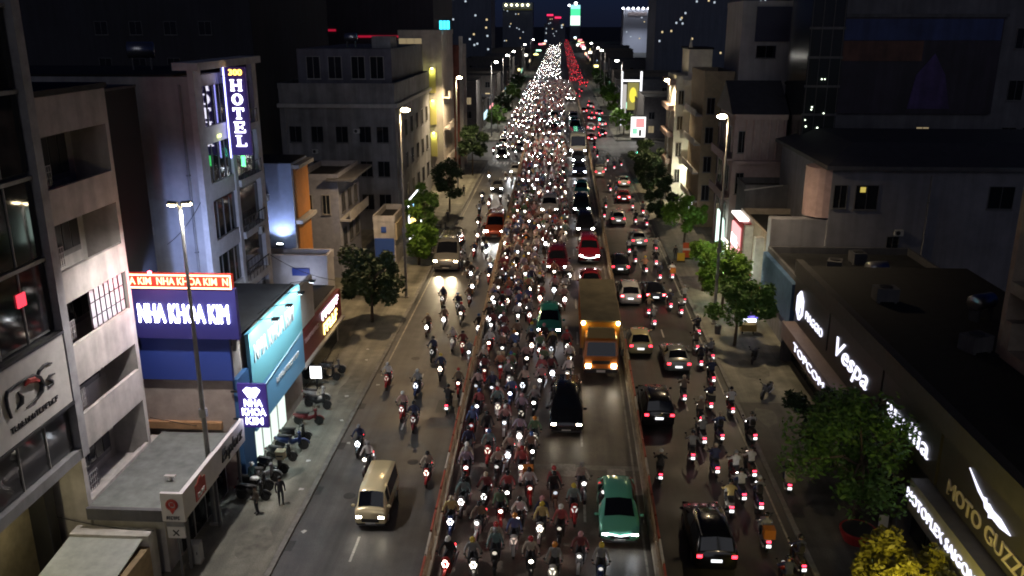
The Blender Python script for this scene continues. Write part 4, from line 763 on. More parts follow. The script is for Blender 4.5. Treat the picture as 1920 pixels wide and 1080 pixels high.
# ================================================================ trees
def leafmat(n, col):
    m = M(n, col, .6, var=.45, scale=.9); b = m.node_tree.nodes['Principled BSDF']; b.inputs['Subsurface Weight'].default_value = 0; return m
LF = [leafmat('leaf_dark', (.028, .055, .018)), leafmat('leaf_mid', (.085, .18, .03)), leafmat('leaf_bright', (.12, .24, .025)), leafmat('leaf_yellow', (.16, .15, .02))]
BARK = M('bark', (.09, .07, .05), .9, var=.3, scale=4)
def tree(x, y, h, rx, rz, n, lf, label, seed, z0=.14, leaf=.3, trunk=.16):
    r = random.Random(seed); t = thing('street_tree', label, 'tree', (x, y, z0))
    cz = h - rz; tm = MB(); tm.tube([(0, 0, 0), (.06, .03, (cz) * .45), (-.04, .05, cz * .9)], [trunk, trunk * .75, trunk * .55], 8)
    cl = []
    nc = 12 + int(rx * 3)
    for i in range(nc):
        while True:
            p = Vector((r.uniform(-1, 1), r.uniform(-1, 1), r.uniform(-1, 1)))
            if .25 < p.length < 1: break
        p = Vector((p.x * rx * .92, p.y * rx * .92, cz + p.z * rz * .92)); cl.append((p, rx * r.uniform(.13, .42)))
    for p, s_ in cl[:9]:
        mid = Vector((p.x * .35, p.y * .35, cz * .75 + p.z * .25)); tm.tube([(-.02, .04, cz * .8), mid, p], [trunk * .4, trunk * .28, .03], 6)
    ob('trunk', tm, BARK, t, smooth=True)
    m = MB(); vs = m.v; fs = m.f
    for i in range(n):
        p, s_ = cl[r.randrange(nc)]
        d = Vector((r.gauss(0, 1), r.gauss(0, 1), r.gauss(0, .8))); d = d.normalized() * (s_ * (r.random() ** .45))
        c = p + d; a = Vector((r.gauss(0, 1), r.gauss(0, 1), r.gauss(0, .55))).normalized(); b = a.cross(Vector((r.gauss(0, 1), r.gauss(0, 1), r.gauss(0, 1)))).normalized()
        w = leaf * r.uniform(.6, 1.25); k = len(vs)
        vs += [tuple(c - a * w), tuple(c + b * w * .42), tuple(c + a * w), tuple(c - b * w * .42)]; fs.append((k, k + 1, k + 2, k + 3))
    m.m = [0] * len(fs); ob('crown', m, lf, t, kind='stuff'); return t
tree(-17.9, 79, 7.4, 3.4, 2.8, 9000, LF[0], 'dark round street tree between the red fascia shop and lamp', 1, leaf=.26)
tree(-16.6, 100, 7.2, 2.6, 3.2, 6000, LF[2], 'yellow green tree glowing beside the framed light sign', 2, leaf=.26)
tree(-17.4, 106, 8.8, 2.4, 3.0, 4500, LF[1], 'slim green tree behind the yellow green one near the parked silver van', 3, leaf=.26)
tree(-16.6, 130, 8, 2.8, 3, 3500, LF[0], 'dark tree in front of the stained grey block near its far corner', 31, leaf=.3)
tree(-16.4, 164, 9.4, 3.4, 3, 5000, LF[0], 'dark round tree at the kerb in front of the brick house', 4, leaf=.32)
tree(16.1, 74.4, 6.2, 3.0, 2.0, 6500, LF[1], 'tree with thin visible trunk by the blue fascia shop pavement', 5, leaf=.24)
tree(16.4, 83.0, 7.0, 2.7, 2.3, 6500, LF[2], 'bright green tree beside the pink lit sign shop', 6, leaf=.24)
tree(15.8, 91, 6.6, 2.0, 2.2, 4500, LF[2], 'smaller bright green tree behind the brightest one', 32, leaf=.24)
tree(16.6, 112, 6.4, 2.9, 2.2, 5000, LF[2], 'low spreading green tree under the white light box sign', 7, leaf=.26)
tree(15.2, 128, 9, 2.3, 4.6, 5000, LF[0], 'tall dark tree in front of the white lit house', 8, leaf=.32)
tree(15.0, 143, 11, 2.7, 5.2, 5500, LF[0], 'tallest dark tree of the right kerb near the crossing', 9, leaf=.34)
tree(15.0, 156, 10.5, 2.6, 4.8, 4500, LF[0], 'tall dark tree behind the tallest one at right kerb', 10, leaf=.34)
tree(17.7, 45.8, 7.2, 4.1, 3.0, 6500, LF[1], 'large wide green tree hiding part of the showroom sign', 11, leaf=.2, trunk=.26)
tree(17.8, 53.6, 4.8, 2.6, 1.7, 5000, LF[0], 'dark lower tree in front of the Vespa script', 33, leaf=.22)
tree(17.1, 36.6, 4.3, 2.4, 1.6, 7000, LF[3], 'golden lit bushy tree at the bottom edge by the showroom', 12, leaf=.2)
up = thing('assumed_ground_uplight', 'assumed small warm uplight under the golden tree', 'floodlight', (16.6, 36.3, .14)); ob('housing', B(-.15, .15, -.15, .15, 0, .2), M_BLK, up); ob('lens', B(-.12, .12, -.12, .12, .201, .22), E('assumed_uplight_lens', (1, .8, .25), 30), up)  # assumed fixture, added because the golden tree looks lit from below
lamp('uplight', 'POINT', (15.4, 33.6, 4.4), 520, (1, .80, .16), None, .2)  # light of the assumed uplight, set off from its housing
for i, (x, y, h, c) in enumerate(((-16.3, 232, 7, 1), (-16.6, 262, 8, 0), (-16.2, 300, 8, 1), (-16.6, 345, 9, 0), (16.6, 228, 7, 2), (16.4, 268, 8, 2), (16.8, 310, 8, 1), (16.3, 352, 9, 0), (16.5, 400, 9, 1))):
    tree(x, y, h, 3.0, 2.8, 1500, LF[c], 'kerbside tree beyond the crossing in the %s row, %s one' % ('left' if x < 0 else 'right', ORD[i if x < 0 else i - 4]), 40 + i, leaf=.5)

# ================================================================ vehicles (front towards -y, origin on the ground under the middle)
M_CAR = M('car_paint', (.5, .5, .5), .22, .25, objcol=True, coat=.6)
M_GLS = M('car_glass', (.008, .009, .012), .05, spec=.7)
M_TYRE = M('tyre', (.02, .02, .02), .8); M_RIM = M('rim', (.35, .35, .36), .35, .8); M_CHR = M('chrome', (.6, .6, .6), .2, .9)
HEAD = E('headlamp_on', (1, 1, 1), 55, True); TAIL = E('tail_lamp_on', (1, .03, .05), 6); PLATE = E('plate_glow', (.95, .97, 1), 1.6); TAILD = M('tail_off', (.25, .02, .02), .3)  # rear plates glow themselves in place of the light they reflect
BRAKE = E('brake_on', (1, .08, .10), 14)
AMB = E('amber_marker', (1, .8, .3), 40)
def wheelmesh(r, w):
    ty = MB(); n = 16; prof = [(-w / 2, r * .62), (-w / 2, r * .94), (-w * .3, r), (w * .3, r), (w / 2, r * .94), (w / 2, r * .62)]
    ty.loft([[(x, q * cos(2 * pi * k / n), q * sin(2 * pi * k / n)) for k in range(n)] for x, q in prof]); ri = MB().tube([(-w * .53, 0, 0), (w * .53, 0, 0)], r * .6, 14)
    return ty.mesh('tyre', [M_TYRE]), ri.mesh('rim', [M_RIM])
# station: y, z_bottom, z_shoulder, z_top, half width bottom, shoulder, top
CARS = {
 'hatch': dict(L=4.0, W=1.76, st=[(-2.0, .35, .62, .66, .70, .74, .62), (-1.9, .26, .74, .80, .82, .84, .68), (-1.5, .22, .90, .97, .86, .88, .72), (-1.2, .2, .96, 1.04, .87, .88, .72), (-.4, .2, 1.0, 1.5, .88, .88, .62), (.5, .2, 1.02, 1.57, .88, .88, .62), (1.3, .2, 1.03, 1.53, .87, .88, .60), (1.85, .24, 1.02, 1.12, .84, .86, .70), (2.0, .35, .95, 1.0, .74, .78, .62)], ws=3, roof=(4, 6), rw=6, wb=(-1.25, 1.25), wr=.33),
 'sedan': dict(L=4.5, W=1.76, st=[(-2.25, .33, .60, .64, .70, .74, .62), (-2.1, .24, .70, .75, .82, .85, .70), (-1.3, .2, .88, .94, .86, .88, .74), (-.85, .2, .93, 1.0, .87, .88, .74), (-.05, .2, .95, 1.40, .88, .88, .58), (.55, .2, .96, 1.46, .88, .88, .60), (1.1, .2, .97, 1.40, .88, .88, .58), (1.7, .2, .96, 1.04, .87, .88, .70), (2.15, .26, .94, 1.0, .83, .86, .70), (2.25, .4, .85, .9, .76, .8, .64)], ws=3, roof=(4, 6), rw=6, wb=(-1.4, 1.35), wr=.32),
 'mpv': dict(L=4.6, W=1.82, st=[(-2.3, .36, .66, .72, .74, .78, .64), (-2.15, .26, .80, .88, .86, .88, .72), (-1.7, .22, .98, 1.06, .90, .91, .76), (-1.35, .2, 1.04, 1.13, .91, .91, .76), (-.55, .2, 1.07, 1.62, .91, .91, .66), (.5, .2, 1.08, 1.72, .91, .91, .68), (1.9, .2, 1.09, 1.68, .91, .91, .67), (2.2, .24, 1.08, 1.15, .88, .89, .74), (2.3, .36, 1.0, 1.06, .8, .82, .68)], ws=3, roof=(4, 6), rw=6, wb=(-1.45, 1.4), wr=.36),
 'van': dict(L=5.2, W=1.94, st=[(-2.6, .38, .72, .8, .82, .86, .74), (-2.45, .28, .95, 1.03, .93, .95, .80), (-1.95, .24, 1.15, 1.24, .96, .97, .84), (-1.75, .24, 1.18, 1.3, .97, .97, .84), (-1.0, .24, 1.2, 2.02, .97, .97, .76), (-.3, .24, 1.2, 2.12, .97, .97, .78), (2.3, .24, 1.2, 2.12, .97, .97, .78), (2.52, .26, 1.18, 1.9, .95, .96, .76), (2.6, .36, 1.1, 1.5, .9, .92, .76)], ws=3, roof=(4, 6), rw=6, wb=(-1.65, 1.6), wr=.36),
 'microvan': dict(L=3.7, W=1.5, st=[(-1.85, .34, .85, .93, .68, .71, .62), (-1.8, .26, .95, 1.02, .73, .74, .64), (-1.7, .22, 1.02, 1.1, .74, .75, .66), (-1.62, .2, 1.04, 1.14, .75, .75, .66), (-1.2, .2, 1.06, 1.78, .75, .75, .61), (-.7, .2, 1.06, 1.86, .75, .75, .62), (1.65, .2, 1.06, 1.86, .75, .75, .62), (1.8, .24, 1.05, 1.7, .73, .74, .6), (1.85, .34, 1.0, 1.5, .7, .72, .6)], ws=3, roof=(4, 6), rw=6, wb=(-1.15, 1.15), wr=.28),
 'bus': dict(L=9.0, W=2.4, st=[(-4.5, .4, 1.1, 1.2, 1.1, 1.12, 1.0), (-4.45, .32, 1.15, 1.25, 1.16, 1.18, 1.08), (-4.4, .3, 1.2, 1.3, 1.19, 1.2, 1.1), (-4.35, .3, 1.2, 1.32, 1.2, 1.2, 1.1), (-4.1, .3, 1.2, 2.8, 1.2, 1.2, 1.08), (-3.5, .3, 1.2, 3.0, 1.2, 1.2, 1.08), (4.3, .3, 1.2, 3.0, 1.2, 1.2, 1.08), (4.45, .32, 1.2, 2.7, 1.18, 1.19, 1.06), (4.5, .4, 1.2, 2.4, 1.14, 1.16, 1.05)], ws=3, roof=(4, 6), rw=6, wb=(-2.9, 2.6), wr=.45),
}
CARS['suv'] = dict(CARS['mpv']); CARS['suv'] = dict(L=4.75, W=1.9, st=[(y * 1.03, zb + .06, zs + .08, zt + .1, a * 1.04, b * 1.04, c * 1.06) for y, zb, zs, zt, a, b, c in CARS['mpv']['st']], ws=3, roof=(4, 6), rw=6, wb=(-1.45, 1.45), wr=.39)
_cm = {}
def carmeshes(kind):
    if kind in _cm: return _cm[kind]
    c = CARS[kind]; st = c['st']
    def ring(s):
        y, zb, zs, zt, wb, ws, wt = s; zm = zb + (zs - zb) * .55
        return [(wb * .86, y, zb), (wb, y, zb + .12), (ws, y, zm), (ws * .985, y, zs), (wt, y, zt - .05), (wt * .55, y, zt), (0, y, zt + .015)]
    half = [ring(s) for s in st]; full = [h + [(-x, y, z) for x, y, z in reversed(h[:-1])] for h in half]
    out = {}; body = MB(); body.loft(full); out['body'] = body.mesh('body', [M_CAR], True)
    def pane(a, b, c_, d, ins, off):
        p = [Vector(q) for q in (a, b, c_, d)]; ce = sum(p, Vector()) / 4; n = (p[1] - p[0]).cross(p[3] - p[0]).normalized()
        if n.dot(ce - Vector((0, ce.y * .2, .6))) < 0: n = -n
        return [tuple(q + (ce - q) * ins + n * off) for q in p]
    i = c['ws']; L = len(full[0])
    def front(i):
        m = MB(); A, Bq = full[i], full[i + 1]
        pts = [Vector(A[4]), Vector(A[6]), Vector(A[8]), Vector(Bq[8]), Vector(Bq[6]), Vector(Bq[4])]
        ce = sum(pts, Vector()) / 6; n = (pts[1] - pts[0]).cross(pts[4] - pts[1]).normalized()
        if n.z < 0: n = -n
        q = [p + (ce - p) * .07 + n * .028 for p in pts]; m.quad(*[tuple(v) for v in q[:2]], tuple(q[4]), tuple(q[5])); m.quad(tuple(q[1]), tuple(q[2]), tuple(q[3]), tuple(q[4])); return m
    out['windshield'] = front(i).mesh('windshield', [M_GLS], True); out['rear_window'] = front(c['rw']).mesh('rear_window', [M_GLS], True)
    for nm, a, b in (('front', c['roof'][0], c['roof'][0] + 1), ('rear', c['roof'][0] + 1, c['roof'][1])):
        for s in (3, 8):
            A, Bq = full[a], full[b]; m = MB(); m.quad(*pane(A[s], Bq[s], Bq[s + 1], A[s + 1], .09, .012)); out['sw_%s_%d' % (nm, s)] = m.mesh('side_window', [M_GLS])
    a, b = st[c['roof'][0]], st[c['roof'][1]]
    y0 = st[0][0]; y1 = st[-1][0]; s1 = st[1]; se = st[-2]
    def lens(x, y, z, w, h, sgn, mat):
        m = MB(); d = .06 * sgn
        m.loft([[(x - w / 2, y, z - h / 2), (x + w / 2, y, z - h / 2), (x + w / 2, y + abs(d) * .2 * sgn, z + h / 2), (x - w / 2, y, z + h / 2)], [(x - w * .42, y + d, z - h * .4), (x + w * .42, y + d, z - h * .4), (x + w * .42, y + d, z + h * .38), (x - w * .42, y + d, z + h * .38)]]); m.m = [1] * (len(m.f) - 1) + [0]; return m
    hz = s1[2] - .05 if kind not in ('microvan', 'bus') else .72; w = s1[5]
    out['hl'] = [lens(s_ * (w - .2), y0 + .01, hz, .30, .15, -1, HEAD).mesh('headlight', [HEAD, M_CHR]) for s_ in (-1, 1)]
    tz = se[2] - .12
    out['tl'] = [lens(s_ * (se[5] - .17), y1 - .03, tz, .28, .2, 1, TAIL) for s_ in (-1, 1)]
    out['grille'] = B(-.42, .42, y0 - .012, y0 + .05, .42, .42 + .18).mesh('grille', [M_BLK]); out['plate_f'] = B(-.24, .24, y0 - .03, y0 - .0125, .34, .415).mesh('number_plate', [M('plate_white', (.6, .6, .58), .5)]); out['plate_r'] = B(-.24, .24, y1 + .0, y1 + .025, tz - .3, tz - .17)
    out['bumper'] = MB().tube([(-w * .9, y0 + .06, .3), (0, y0 - .04, .3), (w * .9, y0 + .06, .3)], .07, 8).mesh('bumper', [M_BLK])
    out['mirror'] = [MB().ball((s_ * (st[3][5] + .12), st[3][0] + .12, st[3][2] + .08), .11, (1, .6, .7), 8, 5).mesh('mirror', [M_CAR], True) for s_ in (-1, 1)]
    out['wheel'] = wheelmesh(c['wr'], .2); out['rails'] = [MB().tube([(s_ * st[5][6] * .9, st[4][0] + .15, st[4][3] + .03), (s_ * st[5][6] * .9, st[5][0], st[5][3] + .05), (s_ * st[6][6] * .9, st[6][0], st[6][3] + .03)], .02, 5).mesh('roof_rail', [M_CHR]) for s_ in (-1, 1)]
    _cm[kind] = out; return out
def car(kind, x, y, col, label, name='car', away=False, deck=False, head=(1, .93, .8), on=True, pool=0, cat='car', group=None, brake=False, rails=False, yaw=0., drl=False, big=1.):
    V = 1.2 * big
    """y = the end nearest the camera"""
    c = CARS[kind]; o = carmeshes(kind); yc = y + c['L'] * V / 2; z = dz(yc) + .03 if deck else .012
    t = thing(name, label, cat, (x, yc, z), (pi if away else 0) + yaw, group); 
    t.scale = (V, V, V)
    if deck: t.rotation_euler = (dslope(yc) * (-1 if away else 1), 0, t.rotation_euler[2])
    ob('body', o['body'], None, t, color=col); ob('windshield', o['windshield'], None, t); ob('rear_window', o['rear_window'], None, t)
    for k in ('sw_front_3', 'sw_front_8', 'sw_rear_3', 'sw_rear_8'): ob('side_window', o[k], None, t)
    for s_ in (0, 1):
        if on: ob('headlight', o['hl'][s_], None, t, color=head)
        key = 'tm%d%d%d' % (s_, on, brake)
        if key not in o: o[key] = o['tl'][s_].mesh('tail_light', [(BRAKE if brake else TAIL) if on else TAILD, TAILD])
        ob('tail_light', o[key], None, t); ob('mirror', o['mirror'][s_], None, t, color=col)
        if rails: ob('roof_rail', o['rails'][s_], None, t)
    ob('grille', o['grille'], None, t); ob('bumper', o['bumper'], None, t); ob('number_plate', o['plate_f'], None, t)
    if 'prm' not in o: o['prm'] = o['plate_r'].mesh('number_plate', [PLATE])
    ob('number_plate', o['prm'], None, t)
    for wy in c['wb']:
        for s_ in (-1, 1):
            w = ob('wheel', o['wheel'][0], None, t, (s_ * (c['W'] / 2 - .1), wy, c['wr'])); ob('rim', o['wheel'][1], None, w)
    if drl:
        y0 = c['st'][0][0]
        for s_ in (-1, 1): ob('light_bar', MB().tube([(s_ * .6, y0 - .035, .70), (s_ * .3, y0 - .05, .66), (s_ * .02, y0 - .06, .60)], .022, 6), E('drl_strip', (.9, .97, 1), 8), t)
    if pool and not away:
        for s_ in (-1, 1): lamp('headlight_beam', 'SPOT', (x + s_ * .72, y - .15, z + .8), pool, head, None, .06, (radians(81), 0, pi), radians(50), .9)
    return t
WARM = (1, .88, .66); COOL = (.92, .96, 1); WHT = (1, .97, .92)
# left carriageway
car('microvan', -10.5, 43.3, (.88, .76, .46), 'cream microvan with lit headlights driving alone on the side road', 'microvan', head=WARM, pool=12, cat='van')
car('van', -13.0, 97.0, (.2, .2, .19), 'large silver minibus with bright headlights beside the yellow green tree', 'minibus', head=(1, .8, .5), pool=1500, cat='van', rails=True, big=1.32)
car('van', -8.5, 113.3, (.62, .11, .04), 'orange red minibus beside the flyover on the side road', 'minibus', head=WHT, pool=700, cat='van', big=1.15)
car('sedan', -10.6, 147, (.10, .10, .10), 'dark sedan following the orange red minibus far up the side road', head=WHT, pool=120)
car('hatch', -8.3, 164.5, (.6, .6, .6), 'white hatchback close to the flyover pier far up the side road', head=COOL, pool=900); car('mpv', -12.2, 184, (.08, .06, .05), 'dark people carrier at the crossing on the left', head=WHT); car('mpv', -13.2, 202.5, (.4, .36, .3), 'beige people carrier waiting at the left of the crossing', head=WARM, pool=60)
car('sedan', -9.0, 196, (.3, .3, .32), 'grey sedan in the middle of the crossing', head=COOL)
# flyover
GREEN = (.15, .52, .37)
car('hatch', 3.5, 39.9, GREEN, 'green electric taxi hatchback nearest on the flyover car lane', 'taxi', deck=True, head=COOL, pool=8, cat='taxi', drl=True)
car('mpv', .75, 51.2, (.012, .012, .014), 'black people carrier among the motorbikes on the flyover', deck=True, head=WARM, pool=15, rails=True)
car('hatch', -.6, 67, (.04, .26, .22), 'teal taxi hatchback surrounded by motorbikes on the flyover', 'taxi', deck=True, head=COOL, cat='taxi')
car('sedan', 3.2, 76.5, (.22, .02, .025), 'dark red sedan hidden behind the orange lorry', deck=True, on=False)
car('suv', 3.3, 86.9, (.30, .012, .03), 'crimson sport utility car with light bar behind the red sedan', deck=True, drl=True, head=(1, .8, .82), cat='car')
car('mpv', 0.0, 83.4, (.10, .01, .02), 'maroon people carrier among motorbikes beside the crimson car', deck=True, head=WHT)
car('mpv', 3.2, 97.9, (.015, .015, .018), 'black people carrier behind the crimson car on the flyover', deck=True, head=WHT); car('suv', 2.95, 107.1, (.012, .02, .02), 'second black car behind the crimson car on the flyover', deck=True, head=COOL)
car('suv', -1.1, 106.4, (.6, .6, .58), 'white sport utility car deep in the motorbike crowd', deck=True, head=WHT)
car('hatch', 3.2, 117.5, (.05, .25, .22), 'teal taxi far up the flyover car lane', 'taxi', deck=True, head=COOL, cat='taxi', on=False); car('sedan', 3.2, 132.7, (.03, .04, .10), 'dark blue sedan with bluish headlights far up the flyover', deck=True, head=(.75, .85, 1))
car('bus', 3.3, 152, (.62, .64, .6), 'long white bus near the top of the flyover', 'bus', deck=True, head=COOL, cat='bus'); car('sedan', 3.2, 143, (.03, .04, .06), 'dark sedan just ahead of the white bus', deck=True, head=COOL)
for i, (xx, yy, k, cc) in enumerate(((3.2, 166, 'mpv', (.2, .2, .22)), (3.2, 173, 'sedan', (.5, .5, .5)), (3.3, 181, 'suv', (.02, .02, .02)), (3.2, 190, 'hatch', GREEN), (3.2, 199, 'mpv', (.4, .4, .42)), (-.9, 178, 'sedan', (.3, .02, .03)), (-1.2, 200, 'mpv', (.5, .5, .5)))):
    car(k, xx, yy, cc, 'small car on the flyover crest beyond the white bus, %s from the bus' % ORD[i], deck=True, head=WHT, group='cars on the flyover crest')
# orange lorry
def lorry(x, y):
    yc = y; z = dz(y + 5) + .03; t = thing('lorry', 'orange lorry with tall brown cargo box in the flyover car lane', 'lorry', (x, y, z), 0); t.rotation_euler = (dslope(y + 5), 0, 0); t.scale = (V, V, V)
    OR = M('lorry_orange', (.50, .15, .02), .4, coat=.3)
    m = MB()
    def r(y_, w0, w1, z0, zm, z1): return [(-w0, y_, z0), (w0, y_, z0), (w0, y_, zm), (w1, y_, z1), (-w1, y_, z1), (-w0, y_, zm)]
    m.loft([r(0, .98, .92, .55, 1.3, 1.45), r(.06, 1.04, .98, .5, 1.35, 1.55), r(.35, 1.06, .95, .48, 1.4, 2.35), r(.6, 1.06, .94, .48, 1.4, 2.45), r(1.75, 1.06, .94, .48, 1.4, 2.45)]); ob('cab', m, OR, t)
    m = MB(); m.quad((-.88, .02, 1.5), (.88, .02, 1.5), (.82, .30, 2.28), (-.82, .30, 2.28)); ob('windshield', m, M_GLS, t)
    for s_ in (-1, 1):
        m = MB(); m.quad((s_ * 1.075, .45, 1.45), (s_ * 1.075, 1.3, 1.45), (s_ * .98, 1.3, 2.3), (s_ * .98, .6, 2.3)); ob('side_window', m, M_GLS, t)
        ob('headlight', B(s_ * .78 - .14, s_ * .78 + .14, -.06, .0, .75, .95), HEAD, t, color=WARM); ob('marker_lamp', MB().ball((s_ * 1.08, 1.83, 2.9), .12), AMB, t)
        ob('mirror', B(s_ * 1.25 - .1, s_ * 1.25 + .1, .1, .16, 1.5, 1.95), M_BLK, t); ob('tarp_strap', B(s_ * 1.19 - .01, s_ * 1.19 + .01, 2.4, 2.7, .9, 2.9), M('strap_blue', (.04, .05, .3), .6), t)
    ob('bumper', B(-1.02, 1.02, -.1, .05, .42, .68), M_BLK, t); ob('grille', B(-.55, .55, -.03, -.001, .98, 1.2), M_BLK, t); ob('number_plate', B(-.26, .26, -.13, -.101, .48, .62), M('plate_white'), t)
    bx = ob('cargo_box', B(-1.18, 1.18, 1.9, 9.6, .85, 3.0), M('cargo_brown', (.20, .15, .08), .7, var=.25, scale=.8), t); ob('roof_sheet', B(-1.22, 1.22, 1.86, 9.64, 3.001, 3.06), M('tarp_olive', (.17, .14, .08), .8, var=.3, scale=.6), t)
    ob('front_board', B(-1.16, 1.16, 1.84, 1.899, 1.2, 2.95), M('lorry_amber', (.36, .17, .02), .5), t); ob('wind_deflector', MB().loft([[(-.85, .5, 2.46), (.85, .5, 2.46), (.85, 1.3, 2.46), (-.85, 1.3, 2.46)], [(-.8, 1.2, 2.85), (.8, 1.2, 2.85), (.8, 1.35, 2.85), (-.8, 1.35, 2.85)]]), M('deflector_tan', (.4, .28, .12), .5), t)
    for i in range(9): ob('side_rib', B(-1.215, -1.181, 2.2 + i * .86, 2.3 + i * .86, .9, 2.95).box(1.181, 1.215, 2.2 + i * .86, 2.3 + i * .86, .9, 2.95), OR, t)
    ty, ri = wheelmesh(.45, .28)
    for wy in (1.0, 7.0, 8.1):
        for s_ in (-1, 1): w = ob('wheel', ty, None, t, (s_ * .95, wy, .45)); ob('rim', ri, None, w)
    lamp('marker_glow', 'POINT', (x - 1.3, y + 1.7, z + 3.5), 9, (1, .7, .2), None, .1); lamp('marker_glow', 'POINT', (x + 1.3, y + 1.7, z + 3.5), 9, (1, .7, .2), None, .1)
    for s_ in (-1, 1): lamp('headlight_beam', 'SPOT', (x + s_ * .78, y - .15, z + .8), 4, WARM, None, .06, (radians(78), 0, pi), radians(70), .8)
lorry(3.3, 59.2)
# right carriageway, driving away
car('suv', 8.6, 39.9, (.008, .008, .009), 'black pickup sized car at the bottom edge of the right carriageway', away=True, rails=True)
car('suv', 7.45, 57.0, (.02, .02, .022), 'large black car with red tail lamps next to the flyover ramp', away=True, rails=True)
car('sedan', 10.2, 67.5, (.22, .23, .23), 'silver sedan in the middle of the right carriageway', away=True); car('hatch', 7.4, 71.3, (.60, .52, .30), 'cream hatchback ahead of the large black car', away=True)
car('mpv', 7.6, 85.5, (.62, .60, .60), 'white people carrier with glaring brake lamps', away=True, brake=True); car('sedan', 10.3, 86.6, (.015, .015, .02), 'black sedan beside the white people carrier with brake lamps', away=True, brake=True)
car('mpv', 7.3, 96.7, (.02, .02, .02), 'black people carrier ahead of the braking white one', away=True); car('sedan', 10.6, 110.1, (.6, .6, .58), 'white sedan farther up the right carriageway', away=True); car('hatch', 8.7, 122.7, (.6, .58, .52), 'white hatchback with pale lamps behind the red one', away=True)
car('hatch', 10.6, 138.9, (.20, .03, .03), 'dark red hatchback far up the right carriageway', away=True, brake=True); car('sedan', 11.6, 153.2, (.6, .58, .52), 'white sedan near the tall dark trees', away=True); car('microvan', 7.7, 163.5, (.6, .58, .5), 'white microvan beside the flyover far up the right carriageway', 'microvan', away=True, cat='van')
for i, (xx, yy, k) in enumerate(((8, 215, 'sedan'), (11, 224, 'hatch'), (8.5, 236, 'mpv'), (12, 246, 'sedan'), (9.5, 262, 'hatch'), (12.3, 275, 'mpv'), (7.8, 284, 'sedan'), (10.5, 300, 'suv'))):
    car(k, xx, yy, random.choice(((.3, .3, .3), (.02, .02, .02), (.3, .02, .02), (.5, .5, .5))), 'car with red tail lamps beyond the crossing on the right, %s from the crossing' % ORD[i], away=True, brake=True, group='cars beyond the crossing')
car('sedan', -16.8, 104, (.015, .015, .018), 'dark car parked at the kerb beside the trees', on=False)
# ================================================================ motorbikes and riders (front towards -y)
M_BK = M('bike_paint', (.3, .3, .3), .3, .1, objcol=True, coat=.4); M_BD = M('bike_dark', (.02, .02, .022), .5); M_SEAT = M('bike_seat', (.025, .022, .022), .6); M_MET = M('bike_metal', (.35, .35, .35), .35, .8)
BHEAD = E('bike_headlamp', (1, 1, 1), 16, True); BTAIL = E('bike_tail_lamp', (1, .04, .05), 7.0); BPL = E('bike_plate_glow', (1, 1, 1), 1.8); BTAILO = M('bike_tail_off', (.2, .02, .02), .4)  # the bike plates' own glow stands in for reflected lamp light
def R4(y, w, z0, z1, k=.7): return [(-w * k, y, z0), (w * k, y, z0), (w, y, z0 + (z1 - z0) * .35), (w * .92, y, z0 + (z1 - z0) * .8), (w * .5, y, z1), (-w * .5, y, z1), (-w * .92, y, z0 + (z1 - z0) * .8), (-w, y, z0 + (z1 - z0) * .35)]
